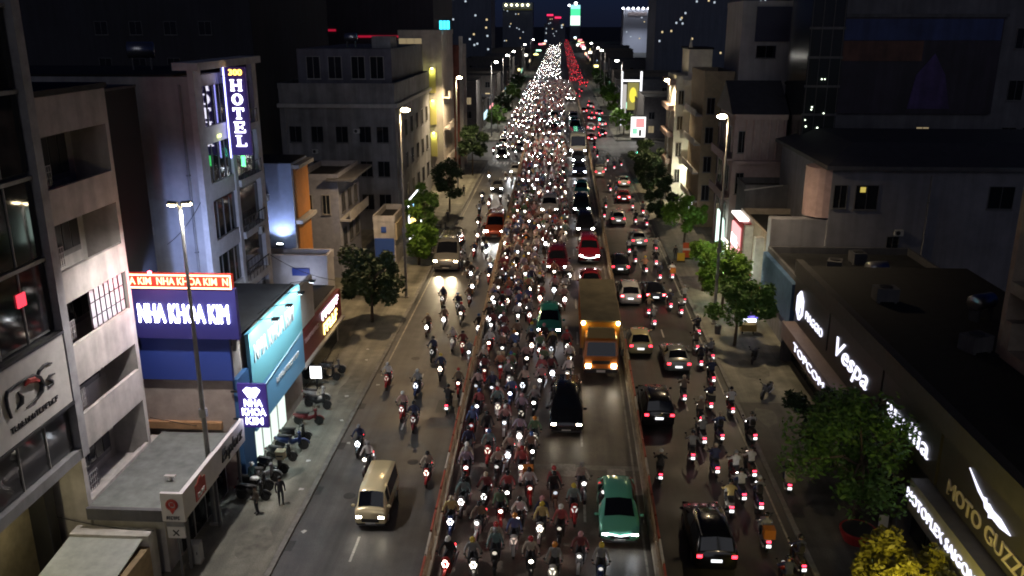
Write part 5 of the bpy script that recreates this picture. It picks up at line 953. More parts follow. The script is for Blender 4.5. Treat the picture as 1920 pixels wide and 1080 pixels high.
def bikeset(v):
    P = {}
    m = MB()
    def hz(z, yf, yb, w): return [(-w, yb, z), (-w * .6, yf + .03, z), (0, yf, z), (w * .6, yf + .03, z), (w, yb, z), (0, yb + .02, z)]
    sw = .20 if v == 0 else .15
    m.loft([hz(.36, -.50, -.40, sw * .75), hz(.55, -.55, -.43, sw), hz(.80, -.57, -.44, sw * .95), hz(.93, -.55, -.44, sw * .6)])
    if v == 0: m.loft([R4(-.42, .17, .27, .36), R4(.05, .17, .27, .38)])
    else: m.loft([R4(-.45, .07, .5, .72), R4(-.1, .09, .34, .6), R4(.1, .1, .34, .62)])
    m.loft([R4(.0, .12, .36, .72), R4(.25, .18, .40, .76), R4(.58, .165, .48, .77), R4(.88, .07, .62, .76)])
    m.ball((0, -.47, 1.0), .14, (1.15, .8, .62), 10, 6); P['body'] = m.mesh('body', [M_BK], True)
    m = MB(); m.loft([R4(-.08, .12, .765, .83), R4(.25, .145, .77, .85), R4(.72, .12, .80, .87)]); P['seat'] = m.mesh('seat', [M_SEAT], True)
    r = .27 if v == 0 else .3
    def wh(n=12):
        w = MB(); pr = [(-.05, r * .8), (-.045, r * .97), (0, r), (.045, r * .97), (.05, r * .8)]; w.loft([[(x, q * cos(2 * pi * k / n), q * sin(2 * pi * k / n)) for k in range(n)] for x, q in pr]); return w
    P['wheel'] = wh().mesh('wheel', [M_TYRE]); P['wr'] = r
    P['fork'] = MB().tube([(-.08, -.66, r), (-.07, -.52, .7)], .022, 6).tube([(.08, -.66, r), (.07, -.52, .7)], .022, 6).mesh('fork', [M_BD])
    fd = MB(); fd.loft([[(-.075, -.66 + (r + .05) * cos(a), r + (r + .05) * sin(a)), (.075, -.66 + (r + .05) * cos(a), r + (r + .05) * sin(a)), (.05, -.66 + (r + .08) * cos(a), r + (r + .08) * sin(a)), (-.05, -.66 + (r + .08) * cos(a), r + (r + .08) * sin(a))] for a in [radians(d) for d in (35, 70, 100, 135, 165)]]); P['fender'] = fd.mesh('fender', [M_BK], True)
    P['handlebar'] = MB().tube([(-.36, -.34, 1.04), (-.2, -.42, 1.05), (0, -.46, 1.02), (.2, -.42, 1.05), (.36, -.34, 1.04)], .022, 6).mesh('handlebar', [M_BD])
    P['mirror'] = [MB().tube([(s * .24, -.4, 1.05), (s * .33, -.42, 1.24)], .01, 5).ball((s * .35, -.42, 1.28), .065, (1, .3, .7), 8, 5).mesh('mirror', [M_BD]) for s in (-1, 1)]
    m = MB()
    if v == 0:   # split V lamps on the apron
        for s in (-1, 1):
            m.loft([[(s * .03, -.590, .70), (s * .07, -.585, .68), (s * .145, -.565, .86), (s * .09, -.575, .88)], [(s * .03, -.605, .70), (s * .07, -.60, .68), (s * .145, -.58, .86), (s * .09, -.59, .88)]])
        m.ball((0, -.585, .965), .05, (1.6, .5, .8), 8, 5)
    else: m.ball((0, -.575, .985), .085, (1.1, .5, .95), 10, 6)
    P['headlight'] = m.mesh('headlight', [BHEAD])
    P['tail'] = B(-.09, .09, .86, .92, .64, .72).mesh('tail_light', [BTAIL]); P['taila'] = B(-.09, .09, .86, .92, .64, .72).mesh('tail_light', [E('bike_tail_lamp_away', (1, .04, .08), 4.5)]); P['tailo'] = B(-.09, .09, .86, .92, .64, .72).mesh('tail_light', [BTAILO])
    P['plate'] = B(-.1, .1, .93, .945, .42, .56).mesh('number_plate', [BPL]); P['plateo'] = B(-.1, .1, .93, .945, .42, .56).mesh('number_plate', [M('plate_white')])
    P['exhaust'] = MB().tube([(.15, -.05, .28), (.19, .35, .3), (.2, .8, .4)], [.03, .045, .055], 8).mesh('exhaust', [M_MET])
    return P
BIKES = [bikeset(0), bikeset(1)]
def bike(x, y, z, v, col, label, rz=0., away=False, lit=True, pitch=0., head=(1, .95, .86), group='motorbikes in traffic', cat='motorbike', name='motorbike'):
    P = BIKES[v]; t = thing(name, label, cat, (x, y, z), rz + (pi if away else 0), group); t.rotation_euler[0] = pitch * (-1 if away else 1); k_ = V * rb.uniform(.95, 1.06); t.scale = (k_, k_, k_)
    if lit and rb.random() < .07: ob('top_box', B(-.24, .24, .55, .98, .86, 1.3), M('top_box', (.1, .1, .1), .6, objcol=True), t, color=rb.choice(((.05, .28, .08), (.5, .16, .02), (.4, .35, .25), (.03, .03, .03))))
    ob('body', P['body'], None, t, color=col); ob('seat', P['seat'], None, t); ob('fork', P['fork'], None, t); ob('fender', P['fender'], None, t, color=col); ob('handlebar', P['handlebar'], None, t); ob('exhaust', P['exhaust'], None, t)
    for wy in (-.66, .62): ob('wheel', P['wheel'], None, t, (0, wy, P['wr']))
    for s in (0, 1): ob('mirror', P['mirror'][s], None, t)
    if lit: ob('headlight', P['headlight'], None, t, color=head); ob('tail_light', P['taila' if away else 'tail'], None, t); ob('number_plate', P['plate'], None, t)
    else: ob('tail_light', P['tailo'], None, t); ob('number_plate', P['plateo'], None, t)
    return t
# ---- people
M_SHIRT = M('shirt_cloth', (.3, .3, .3), .8, objcol=True, var=.15, scale=6); M_TROU = M('trouser_cloth', (.03, .032, .04), .85, var=.2, scale=5); M_SKIN = M('skin', (.36, .22, .15), .6); M_SHOE = M('shoe', (.04, .035, .03), .6); M_HELM = M('helmet_shell', (.4, .4, .4), .25, objcol=True, coat=.5); M_MASK = M('face_mask', (.3, .33, .38), .8); M_HAIR = M('hair', (.012, .01, .009), .5)
def person_mesh(name, J, edges, classify):
    names = list(J); me = bpy.data.meshes.new(name); me.from_pydata([J[n][0] for n in names], [(names.index(a), names.index(b)) for a, b in edges], [])
    o = bpy.data.objects.new(name, me); COL.objects.link(o); sk = o.modifiers.new('Skin', 'SKIN'); sk.use_smooth_shade = True
    for i, n in enumerate(names):
        d = me.skin_vertices[0].data[i]; r = J[n][1]; d.radius = r if isinstance(r, tuple) else (r, r); d.use_root = n == 'pelvis'
    sb = o.modifiers.new('Sub', 'SUBSURF'); sb.levels = 1; sb.render_levels = 1
    dg = bpy.context.evaluated_depsgraph_get(); out = bpy.data.meshes.new_from_object(o.evaluated_get(dg)); bpy.data.objects.remove(o)
    out.materials.clear()
    for m in (M_SHIRT, M_TROU, M_SKIN, M_SHOE, M_MASK): out.materials.append(m)
    for p in out.polygons: p.material_index = classify(p.center); p.use_smooth = True
    return out
def both(d):
    o = {}
    for k, (p, r) in d.items():
        if k.endswith('_'): o[k + 'l'] = ((-p[0], p[1], p[2]), r); o[k + 'r'] = (p, r)
        else: o[k] = (p, r)
    return o
EDG = [('pelvis', 'spine'), ('spine', 'chest'), ('chest', 'neck'), ('neck', 'head'), ('head', 'crown')]
for s in 'lr': EDG += [('chest', 'shoulder_' + s), ('shoulder_' + s, 'elbow_' + s), ('elbow_' + s, 'wrist_' + s), ('wrist_' + s, 'hand_' + s), ('pelvis', 'hip_' + s), ('hip_' + s, 'knee_' + s), ('knee_' + s, 'ankle_' + s), ('ankle_' + s, 'toe_' + s)]
def rider_joints(lean=0., el=.30):
    return both({'pelvis': ((0, .28, .93), (.15, .13)), 'spine': ((0, .26 - lean * .3, 1.12), (.145, .11)), 'chest': ((0, .2 - lean, 1.32), (.165, .12)), 'neck': ((0, .165 - lean * 1.2, 1.47), .058), 'head': ((0, .13 - lean * 1.4, 1.59), (.088, .1)), 'crown': ((0, .13 - lean * 1.4, 1.70), (.08, .09)),
        'shoulder_': ((.185, .18 - lean, 1.385), .07), 'elbow_': ((el, -.02 - lean * .5, 1.17), .052), 'wrist_': ((.33, -.27, 1.07), .038), 'hand_': ((.33, -.36, 1.065), .042), 'hip_': ((.10, .22, .91), .095), 'knee_': ((.17, -.20, .86), .07), 'ankle_': ((.15, -.13, .43), .045), 'toe_': ((.16, -.28, .385), .042)})
def cls_rider(c):
    if c.z > 1.51: return 4 if (c.z < 1.60 and c.y < .1) else 2
    if c.y < -.31 and c.z > .95: return 2
    if c.z > .99: return 0
    return 3 if c.z < .45 else 1
STAND = both({'pelvis': ((0, 0, .95), (.15, .11)), 'spine': ((0, .01, 1.12), (.14, .1)), 'chest': ((0, 0, 1.33), (.165, .11)), 'neck': ((0, 0, 1.48), .056), 'head': ((0, -.02, 1.59), (.086, .1)), 'crown': ((0, -.02, 1.69), (.08, .09)), 'shoulder_': ((.185, 0, 1.39), .066), 'elbow_': ((.25, .03, 1.12), .048), 'wrist_': ((.24, -.08, .90), .036), 'hand_': ((.23, -.11, .82), .04), 'hip_': ((.09, 0, .92), .095), 'knee_': ((.10, -.03, .5), .066), 'ankle_': ((.10, .02, .09), .044), 'toe_': ((.11, -.15, .045), .04)})
def cls_stand(c):
    if c.z > 1.51: return 2
    if c.z < .88 and abs(c.x) > .19: return 2
    if c.z > .97 or (abs(c.x) > .19 and c.z > .86): return 0
    return 3 if c.z < .1 else 1
R_M = [person_mesh('body', rider_joints(.0), EDG, cls_rider), person_mesh('body', rider_joints(.06, .34), EDG, cls_rider)]
S_M = person_mesh('body', STAND, EDG, cls_stand)
def helm(lean):
    y = .13 - lean * 1.4; m = MB(); rings = []
    for k in range(6):
        a = radians(-8 + k * 17.5); rings.append([(.125 * cos(a) * cos(2 * pi * j / 12), y - .01 + .145 * cos(a) * sin(2 * pi * j / 12), 1.645 + .135 * sin(a)) for j in range(12)])
    m.loft(rings); m.loft([[(-.1, y - .12, 1.655), (.1, y - .12, 1.655), (.1, y - .12, 1.67), (-.1, y - .12, 1.67)], [(-.07, y - .2, 1.635), (.07, y - .2, 1.635), (.07, y - .2, 1.645), (-.07, y - .2, 1.645)]]); return m.mesh('helmet', [M_HELM], True)
H_M = [helm(0), helm(.06)]
HAIR = MB().ball((0, .005, 1.665), .108, (1, 1.12, .85), 10, 6).mesh('hair', [M_HAIR], True)
PACK = MB().loft([R4(.30, .16, 1.05, 1.42, .9), R4(.46, .13, 1.08, 1.38, .9)]).mesh('backpack', [M_BD])
def rider(x, y, z, v, shirt, hc, label, rz=0., away=False, pitch=0., pack=False, dy=0., group='riders in traffic'):
    o = ob('person', R_M[v], None, None, (x, y, z), (pitch * (-1 if away else 1), 0, rz + (pi if away else 0)), label=label, cat='person', group=group, color=shirt)
    o.scale = (V, V, V)
    if dy: o.location.y += dy * V * (-1 if away else 1); o.location.z += .07
    if hc: ob('helmet', H_M[v], None, o, color=hc)
    else: ob('hair', HAIR, None, o, (0, .13 - .06 * 1.4 * v + .02, 0))
    if pack: ob('backpack', PACK, None, o)
    return o
def pedestrian(x, y, z, shirt, label, rz=0., hc=None):
    o = ob('person', S_M, None, None, (x, y, z), (0, 0, rz), label=label, cat='person', color=shirt); o.scale = (1.1, 1.1, 1.1)
    ob('helmet', H_M[0], None, o, (0, -.15, 0), color=hc) if hc else ob('hair', HAIR, None, o)
    return o
SHIRTS = [('red', (.42, .035, .04)), ('dark red', (.22, .03, .035)), ('dusty pink', (.45, .24, .22)), ('white', (.6, .58, .55)), ('beige', (.46, .37, .26)), ('grey', (.25, .25, .26)), ('black', (.02, .02, .022)), ('navy', (.03, .04, .12)), ('teal', (.12, .25, .25)), ('green', (.07, .2, .08)), ('brown', (.2, .12, .07)), ('blue', (.06, .12, .35)), ('yellow', (.6, .42, .04)), ('lilac', (.35, .28, .42)), ('orange', (.5, .17, .05))]
SHIRTS = [(n_, tuple(.62 * v_ + .38 * (.3 * c_[0] + .55 * c_[1] + .15 * c_[2]) for v_ in c_)) for n_, c_ in SHIRTS]
SW = [7, 6, 7, 7, 6, 6, 8, 5, 4, 3, 5, 3, 1, 3, 2]
HELMS = [('white', (.62, .62, .6)), ('black', (.02, .02, .02)), ('red', (.4, .03, .03)), ('grey', (.25, .25, .26)), ('pink', (.5, .25, .28)), ('blue', (.06, .12, .32)), ('beige', (.45, .38, .28)), ('yellow', (.6, .45, .05)), ('orange', (.6, .22, .03))]
HW = [7, 8, 4, 5, 3, 3, 4, 1, 1]
BCOL = [('black', (.015, .015, .017)), ('white', (.55, .55, .54)), ('red', (.35, .02, .02)), ('grey', (.18, .18, .19)), ('dark blue', (.02, .04, .14)), ('brown', (.12, .07, .04)), ('silver', (.4, .4, .4)), ('maroon', (.15, .015, .02))]
BW = [9, 5, 6, 5, 4, 3, 3, 3]
rb = random.Random(21)
def tint():
    k = rb.random(); c = (1, .90, .72) if k < .35 else ((1, .96, .9) if k < .75 else ((.86, .92, 1) if k < .93 else (1, .75, .6))); g = rb.choice((.04, .09, .2, .45, .8, 1.)); return tuple(q * g for q in c)
DECK = [(-5.1, 52.9), (-3.9, 53.3), (-4.4, 55.7), (-2.2, 56.5), (-1.0, 56.9), (-3.4, 57.5), (-3.0, 54.8), (-2.2, 52.4), (-1.4, 53.6), (-3.2, 50.8), (-2.2, 49.5), (-5.3, 50.4), (-4.3, 49.8), (-5.3, 47.8), (-4.0, 47.6), (-2.7, 47.2), (-1.4, 47.4), (-5.2, 45.4), (-3.3, 45.5), (-1.9, 45.6), (-3.8, 42.8), (-2.6, 43.0), (-1.4, 43.4), (0.0, 43.0), (-5.0, 42.2), (-5.5, 40.4), (-3.9, 40.0), (-2.9, 41.2), (-1.8, 40.5), (-0.6, 40.0), (0.4, 39.8), (1.1, 41.8), (-4.0, 36.9), (-2.9, 37.6), (-2.0, 38.9), (-1.1, 37.1), (0.1, 36.6), (1.6, 44.0), (1.4, 37.6), (-5.2, 36.9), (2.4, 36.7)]
DSPEC = {(-3.8, 42.8): ('dark red', 'beige'), (-2.9, 41.2): ('green', 'black'), (-1.8, 40.5): ('white', 'black'), (-0.6, 40.0): ('yellow', 'yellow'), (0.4, 39.8): ('red', 'white'), (-2.9, 37.6): ('teal', 'grey'), (-1.1, 37.1): ('beige', 'red'), (0.1, 36.6): ('grey', 'orange'), (-5.1, 52.9): ('red', 'blue'), (0.0, 43.0): ('black', 'black'), (1.6, 44.0): ('beige', 'grey'), (-5.2, 36.9): ('black', 'white'), (-2.7, 47.2): ('beige', 'grey'), (-4.0, 47.6): ('teal', 'blue'), (2.4, 36.7): ('grey', 'yellow'), (-3.9, 40.0): ('brown', 'black')}
LEFTB = [(-13.4, 63.2), (-10.8, 61.8), (-11.2, 57.6), (-10.1, 55.9), (-8.0, 59.2), (-12.0, 75.5), (-10.7, 77.6), (-10.6, 69.2), (-9.4, 65.3), (-9.2, 71.9), (-11.7, 84.2), (-9.9, 82.0), (-13.2, 52.0), (-12.1, 49.5), (-8.0, 48.4), (-7.6, 62.2), (-7.2, 75.5), (-8.2, 70.9), (-7.4, 68.7), (-9.2, 79.0), (-10.9, 98.0), (-10.3, 95.2), (-8.8, 91.5), (-7.6, 92.5), (-9.7, 93.5), (-9.5, 107.0), (-11.9, 128.3), (-10.6, 111.8), (-9.9, 113.9), (-9.0, 88.4), (-8.8, 103.4), (-7.8, 96.9), (-9.0, 84.7), (-10.3, 103.3), (-11.2, 119), (-9.9, 122), (-10.8, 133), (-8.6, 127), (-12.3, 138), (-9.4, 138), (-7.8, 134), (-12.8, 158), (-9.6, 156), (-8.4, 153)]
RIGHTB = [(9.3, 79.3), (13.1, 76.9), (12.4, 72.8), (12.3, 69.2), (13.3, 70.7), (12.6, 65.8), (9.9, 62.1), (11.7, 60.8), (13.1, 60.0), (10.6, 58.3), (10.2, 55.0), (11.5, 55.6), (9.2, 52.6), (10.4, 50.9), (13.7, 55.7), (6.8, 49.9), (14.6, 49.0), (11.4, 47.7), (10.5, 46.2), (12.3, 46.7), (12.6, 50.6), (11.8, 42.7), (11.5, 50.0), (12.4, 82.8), (9.2, 82.6), (13.2, 86.4), (11.6, 95.1), (13.0, 95.3), (10.2, 97.8), (11.8, 101.0), (9.4, 102.1), (9.0, 106.6), (12.4, 107.4), (12.6, 122.0), (11.2, 123.8), (6.9, 127.1), (11.5, 84.7), (8.8, 148.3), (7.4, 134.0), (9.6, 144.8), (13.1, 40.6), (12.0, 38.6), (12.8, 130), (11.6, 134), (9.2, 170), (11, 172), (12.5, 176), (10.2, 181), (8.2, 187)]
DCARS = [(3.5, 39.9, 4.0), (.75, 51.2, 4.6), (-.6, 67, 4.0), (0.0, 83.4, 4.6), (-1.1, 106.4, 4.75), (-.9, 178, 4.5), (-1.2, 200, 4.6)]
def blocked(x, y):
    return any(abs(x - cx) < 1.6 and cy - 1.5 < y < cy + L * V + 1.5 for cx, cy, L in DCARS)
crowd = []
yy = 37.0
while yy < 262:
    n = 7
    for k in range(n):
        x = -5.55 + k * 1.03 + rb.uniform(-.24, .24) + (.3 if int(yy) % 2 else 0); y = yy + rb.uniform(-.7, .7)
        if x < 1.45 + (.6 if yy > 118 else 0) and not blocked(x, y) and x < (-.4 if yy < 58 else 9) and rb.random() < (.92 if yy > 62 else .8): crowd.append((x, y))
    yy += 2.2
crowd = [c for c in crowd if all(abs(c[0] - d[0]) > .7 or abs(c[1] - d[1]) > 2.0 for d in DECK)]
crowd.sort(key=lambda c: c[1])
N_IND = 300 - len(DECK) - len(LEFTB) - len(RIGHTB) - 15
deck_all = sorted([(x, y + .6, True) for x, y in DECK] + [(x, y, False) for x, y in crowd[:N_IND]], key=lambda c: c[1])
rows = {}
for x, y, s in deck_all: rows.setdefault(int((y - 36.5) / 2.05), []).append((x, y, s))
def pick(L, Wt, name=None):
    return next(e for e in L if e[0] == name) if name else rb.choices(L, Wt)[0]
DESC0, DESC1 = 'scooter', 'motorbike'
for ri, rk in enumerate(sorted(rows)):
    for ci, (x, y, s) in enumerate(sorted(rows[rk])):
        key = (x, round(y - .6, 1)); sp = DSPEC.get(key, (None, None)); sh = pick(SHIRTS, SW, sp[0]); he = pick(HELMS, HW, sp[1]); bc = pick(BCOL, BW); v = rb.randrange(2); rz = rb.uniform(-.14, .14); z = dz(y) + .014; pt = dslope(y)
        pos = '%s flyover row, %s from left railing' % (ordn(ri), ORD[ci])
        bike(x, y, z, v, bc[1], '%s %s with lit headlight, %s' % (bc[0], (DESC0, DESC1)[v], pos), rz, pitch=pt, head=tint())
        rider(x, y, z, rb.randrange(2), sh[1], he[1], 'rider in %s top, %s helmet, %s' % (sh[0], he[0], pos), rz, pitch=pt, pack=rb.random() < .15)
        if rb.random() < .2:
            s2 = pick(SHIRTS, SW); rider(x, y, z, 0, s2[1], pick(HELMS, HW)[1], 'pillion passenger in %s top, %s' % (s2[0], pos), rz, pitch=pt, dy=.36, group='pillion passengers')
LSPEC = {(-13.4, 63.2): ('white', 'white'), (-12.1, 49.5): ('white', 'grey'), (-13.2, 52.0): ('navy', 'grey'), (-8.0, 48.4): ('beige', 'black'), (-8.0, 59.2): ('black', 'black'), (-11.2, 57.6): ('dusty pink', 'white')}
for i, (x, y) in enumerate(sorted(LEFTB, key=lambda c: c[1])):
    sp = LSPEC.get((x, y), (None, None)); sh = pick(SHIRTS, SW, sp[0] or rb.choice(('black', 'grey', 'navy', 'white', 'brown', 'dark red'))); he = pick(HELMS, HW, sp[1]); bc = pick(BCOL, BW); v = rb.randrange(2); rz = rb.uniform(-.06, .06)
    pos = 'on left side road, %s from the bottom' % ordn(i); aw = (x, y) == (-8.0, 59.2)
    bike(x, y + .6, .012, v, bc[1], '%s %s %s' % (bc[0], (DESC0, DESC1)[v], pos), rz, head=tint(), away=aw); rider(x, y + .6, .012, rb.randrange(2), sh[1], he[1], 'rider in %s top, %s helmet, %s' % (sh[0], he[0], pos), rz, away=aw)
RSPEC = {(13.1, 60.0): ('white', 'black'), (11.5, 55.6): ('blue', 'beige'), (13.7, 55.7): ('white', 'black'), (6.8, 49.9): ('black', 'white'), (14.6, 49.0): ('black', 'white'), (10.5, 46.2): ('yellow', 'black'), (10.2, 97.8): ('orange', 'yellow')}
for i, (x, y) in enumerate(sorted(RIGHTB, key=lambda c: c[1])):
    sp = RSPEC.get((x, y), (None, None)); sh = pick(SHIRTS, SW, sp[0] or rb.choice(('black', 'grey', 'navy', 'white', 'brown', 'grey'))); he = pick(HELMS, HW, sp[1]); bc = pick(BCOL, BW); v = rb.randrange(2); rz = rb.uniform(-.1, .1)
    pos = 'on right carriageway, %s from the bottom' % ordn(i)
    bike(x, y + .4, .012, v, bc[1], '%s %s %s' % (bc[0], (DESC0, DESC1)[v], pos), rz, away=True, head=tint()); rider(x, y + .4, .012, rb.randrange(2), sh[1], he[1], 'rider in %s top, %s helmet, %s' % (sh[0], he[0], pos), rz, away=True, pack=rb.random() < .2)
# parked bikes on the pavements
for i, (x, y, rz, c, d) in enumerate(((-18.3, 46.0, 1.5, 0, 'outside the low shop with the white fascia'), (-18.4, 48.1, 1.7, 3, 'beside the blue clinic pillar'), (-18.2, 49.4, 1.4, 0, 'in front of the clinic window'), (-17.9, 52.6, 1.6, 4, 'halfway along the cyan billboard'), (-18.0, 53.8, 1.65, 0, 'just beyond the halfway point of the cyan billboard'), (-17.9, 59.2, 1.3, 0, 'under the far end of the cyan billboard'), (-18.3, 60.4, 1.5, 6, 'by the white lit box sign'), (16.4, 63.2, -.6, 3, 'alone on the showroom pavement'), (17.0, 70.5, -.4, 0, 'near the mauve canopy'), (-18.5, 47.1, 1.55, 0, 'in front of the clinic pillar'), (-18.1, 51.0, 1.45, 0, 'under the near end of the cyan billboard'), (-17.8, 56.4, 1.6, 7, 'below the small print of the cyan billboard'), (-18.6, 64.6, 1.5, 0, 'under the dark red fascia'), (-18.5, 66.0, 1.6, 3, 'under the dark red fascia beside a black one'), (-16.2, 117.5, 1.4, 0, 'by the kerb beyond the parked dark car'))):
    bike(x, y, .142, i % 2, BCOL[c][1], '%s parked %s %s' % (BCOL[c][0], (DESC0, DESC1)[i % 2], d), rz, lit=False, group='parked motorbikes')
pedestrian(-16.4, 45.5, .142, (.03, .03, .035), 'person in dark clothes standing on the pavement outside the low shop', .6, None); pedestrian(-17.5, 44.4, .142, (.10, .08, .06), 'person in brown top standing near the parked motorbikes and lamp pole', -.8); pedestrian(-18.7, 47.2, .142, (.08, .16, .17), 'person in teal top carrying a white tray by the shop entrance', 1.2, (.55, .55, .53))
pedestrian(14.4, 103.6, .142, (.015, .015, .018), 'person in black standing at the kerb near the orange barrier', pi); pedestrian(-15.8, 143, .142, (.05, .05, .05), 'person in grey walking on the pavement before the beige house', .2); pedestrian(-16.0, 123, .142, (.03, .03, .04), 'person in dark top on the pavement by the grey block', .4)
ob('tray', B(-.25, .25, -.15, .15, 0, .12), M('tray_white', (.7, .7, .68), .5), None, (-18.45, 46.9, 1.05), label='white tray held by the person in teal by the shop', cat='tray')
# delivery bike box
dbx = thing('delivery_box', 'cream delivery box on the seat of a parked motorbike by the clinic', 'box', (-17.55, 49.35, 1.2)); ob('case', B(-.28, .28, -.25, .25, 0, .5), M('box_cream', (.5, .42, .26), .6), dbx); ob('lid', B(-.3, .3, -.27, .27, .501, .56), M('box_lid', (.42, .36, .22), .6), dbx); ob('label_strip', B(-.2, .2, -.262, -.251, .2, .3), M_BLK, dbx)

# ---- traffic too far off to pick apart: one mass per stream
def crowd_mesh(name, spots, away, label, hs=95):
    m = MB(); mats = [M('far_bike_body', (.04, .035, .035), .5)] + [M('far_shirt_%d' % i, c, .8) for i, (_n, c) in enumerate(SHIRTS)] + [M('far_helmet_%d' % i, c, .4) for i, c in enumerate(((.55, .55, .53), (.05, .05, .05), (.35, .05, .05)))]
    k0 = len(mats); mats += [E('far_head_warm_%d' % hs, (1, .88, .72), hs), E('far_head_white_%d' % hs, (1, .95, .92), hs), E('far_head_cool_%d' % hs, (.9, .94, 1), hs)]; kt = len(mats); mats.append(E('far_tail', (1, .03, .06), 8))
    r = random.Random(77); s = -1 if away else 1
    for x, y, z in spots:
        m.mi = 0; f = lambda pts: [(x + px * s * V, y + py * s * V, z + pz * V) for px, py, pz in pts]
        m.loft([f([(-.05, -.9, .1), (.05, -.9, .1), (.05, -.9, .5), (-.05, -.9, .5)]), f([(-.2, -.5, .2), (.2, -.5, .2), (.17, -.5, 1.0), (-.17, -.5, 1.0)]), f([(-.16, .1, .2), (.16, .1, .2), (.14, .1, .75), (-.14, .1, .75)]), f([(-.1, .9, .15), (.1, .9, .15), (.1, .9, .78), (-.1, .9, .78)])])
        m.mi = 1 + rb.choices(range(len(SHIRTS)), SW)[0]; w = .2
        m.loft([f([(-.16, .12, .8), (.16, .12, .8), (.16, .38, .8), (-.16, .38, .8)]), f([(-.22, .06, 1.36), (.22, .06, 1.36), (.22, .3, 1.36), (-.22, .3, 1.36)]), f([(-.08, .1, 1.5), (.08, .1, 1.5), (.08, .22, 1.5), (-.08, .22, 1.5)])])
        for sd in (-1, 1): m.loft([f([(sd * .2 - .05, .1, 1.28), (sd * .2 + .05, .1, 1.28), (sd * .2 + .05, .2, 1.38), (sd * .2 - .05, .2, 1.38)]), f([(sd * .33 - .04, -.34, 1.02), (sd * .33 + .04, -.34, 1.02), (sd * .33 + .04, -.3, 1.1), (sd * .33 - .04, -.3, 1.1)])])
        m.mi = 1 + len(SHIRTS) + r.randrange(3); h = [(.12 * cos(a), .14 + .14 * sin(a)) for a in [2 * pi * j / 6 for j in range(6)]]
        m.loft([f([(a, b, 1.5) for a, b in h]), f([(a, b, 1.64) for a, b in h]), f([(a * .5, .14 + (b - .14) * .5, 1.77) for a, b in h])])
        m.mi = k0 + rb.choices(range(3), (4, 5, 2))[0]; q = .07; m.loft([f([(q * cos(a), -.58, .93 + q * sin(a)) for a in [2 * pi * j / 6 for j in range(6)]]), f([(q * .8 * cos(a), -.62, .93 + q * .8 * sin(a)) for a in [2 * pi * j / 6 for j in range(6)]])])
        m.mi = kt; m.loft([f([(-.11, .905, .6), (.11, .905, .6), (.11, .905, .72), (-.11, .905, .72)]), f([(-.1, .93, .61), (.1, .93, .61), (.1, .93, .71), (-.1, .93, .71)])])
    me = m.mesh(name, mats); o = ob(name, me, None, kind='stuff'); tag(o, label, 'traffic'); return o
far1 = [(x, y, dz(y) + .014) for x, y in crowd[N_IND:]]
y = 262
while y < 425:
    for k in range(10):
        x = -5.4 + k * 1.06 + rb.uniform(-.25, .25)
        if rb.random() < .72: far1.append((x, y + rb.uniform(-.6, .6), dz(y) + .014))
    y += 2.5
crowd_mesh('distant_flyover_crowd', far1, False, 'mass of oncoming motorbikes with lit headlights over the flyover crest')
far2 = []
y = 186
while y < 430:
    for k in range(7):
        if rb.random() < (.35 if y < 215 else .6): far2.append((-14.2 + k * 1.15 + rb.uniform(-.3, .3), y + rb.uniform(-.8, .8), .012))
    y += 3.0
y = 430
while y < 1500:
    for k in range(12):
        if rb.random() < .34: far2.append((-13.0 + k * 1.17 + rb.uniform(-.3, .3), y + rb.uniform(-1, 1), .012))
    y += 4.2 if y < 700 else 9
crowd_mesh('distant_oncoming_crowd', far2, False, 'mass of oncoming headlights filling the street beyond the flyover', 55)
far3 = []
y = 196
while y < 1500:
    for k in range(6):
        if rb.random() < (.07 if y < 420 else .34): far3.append((6.6 + k * 1.25 + rb.uniform(-.3, .3) - (1.5 if y > 430 else 0), y + rb.uniform(-1, 1), .012))
    y += 4.5 if y < 700 else 9
crowd_mesh('distant_departing_crowd', far3, True, 'mass of red tail lamps departing along the far right of the street')

# ================================================================ small things
t = thing('utility_cabinet', 'pale utility cabinet on the pavement at the bottom edge near the lamp', 'cabinet', (-19.2, 39.6, .14)); ob('body', B(-.3, .3, -.25, .25, .08, 1.2), M('cabinet_pale', (.42, .42, .4), .6, var=.15), t); ob('plinth', B(-.34, .34, -.28, .28, 0, .079), M_CONC, t); ob('door', B(-.26, .26, -.27, -.251, .14, 1.14), M('cabinet_door', (.37, .37, .35), .6), t); ob('handle', B(.16, .2, -.3, -.271, .6, .75), M_BLK, t)
t = thing('orange_barrier', 'orange plastic road barrier on the pavement beside the person in black', 'barrier', (16.0, 104.5, .14)); ob('panel', B(-.6, .6, -.12, .12, .2, 2.0), M('barrier_orange', (.5, .10, .03), .5), t); ob('stripe', B(-.61, .61, -.13, .13, 1.1, 1.35), M('barrier_white', (.55, .5, .45), .5), t); ob('foot', B(-.65, .65, -.3, .3, 0, .199), M_BLK, t)
t = thing('yellow_barrier', 'yellow low barrier next to the orange road barrier', 'barrier', (15.0, 103.0, .14)); ob('panel', B(-.45, .45, -.1, .1, .15, 1.1), M('barrier_yellow', (.5, .36, .03), .5), t); ob('foot', B(-.5, .5, -.25, .25, 0, .149), M_BLK, t)
t = thing('street_food_cart', 'small street food cart with purple and white lit front under the trees', 'food cart', (17.9, 77.6, .14)); ob('counter', B(-.7, .7, -.4, .4, .35, 1.0), M('cart_yellow', (.42, .3, .1), .6), t); ob('lit_panel', B(-.6, .6, -.46, -.401, 1.3, 1.62), E('cart_lit', (.9, .92, 1), 3.5), t); ob('canopy', B(-.85, .85, -.6, .55, 1.95, 2.05), M('cart_purple', (.08, .06, .25), .6), t); ob('header', B(-.7, .7, -.45, -.401, 1.63, 1.94), E('cart_violet', (.25, .2, 1), 1.4), t)
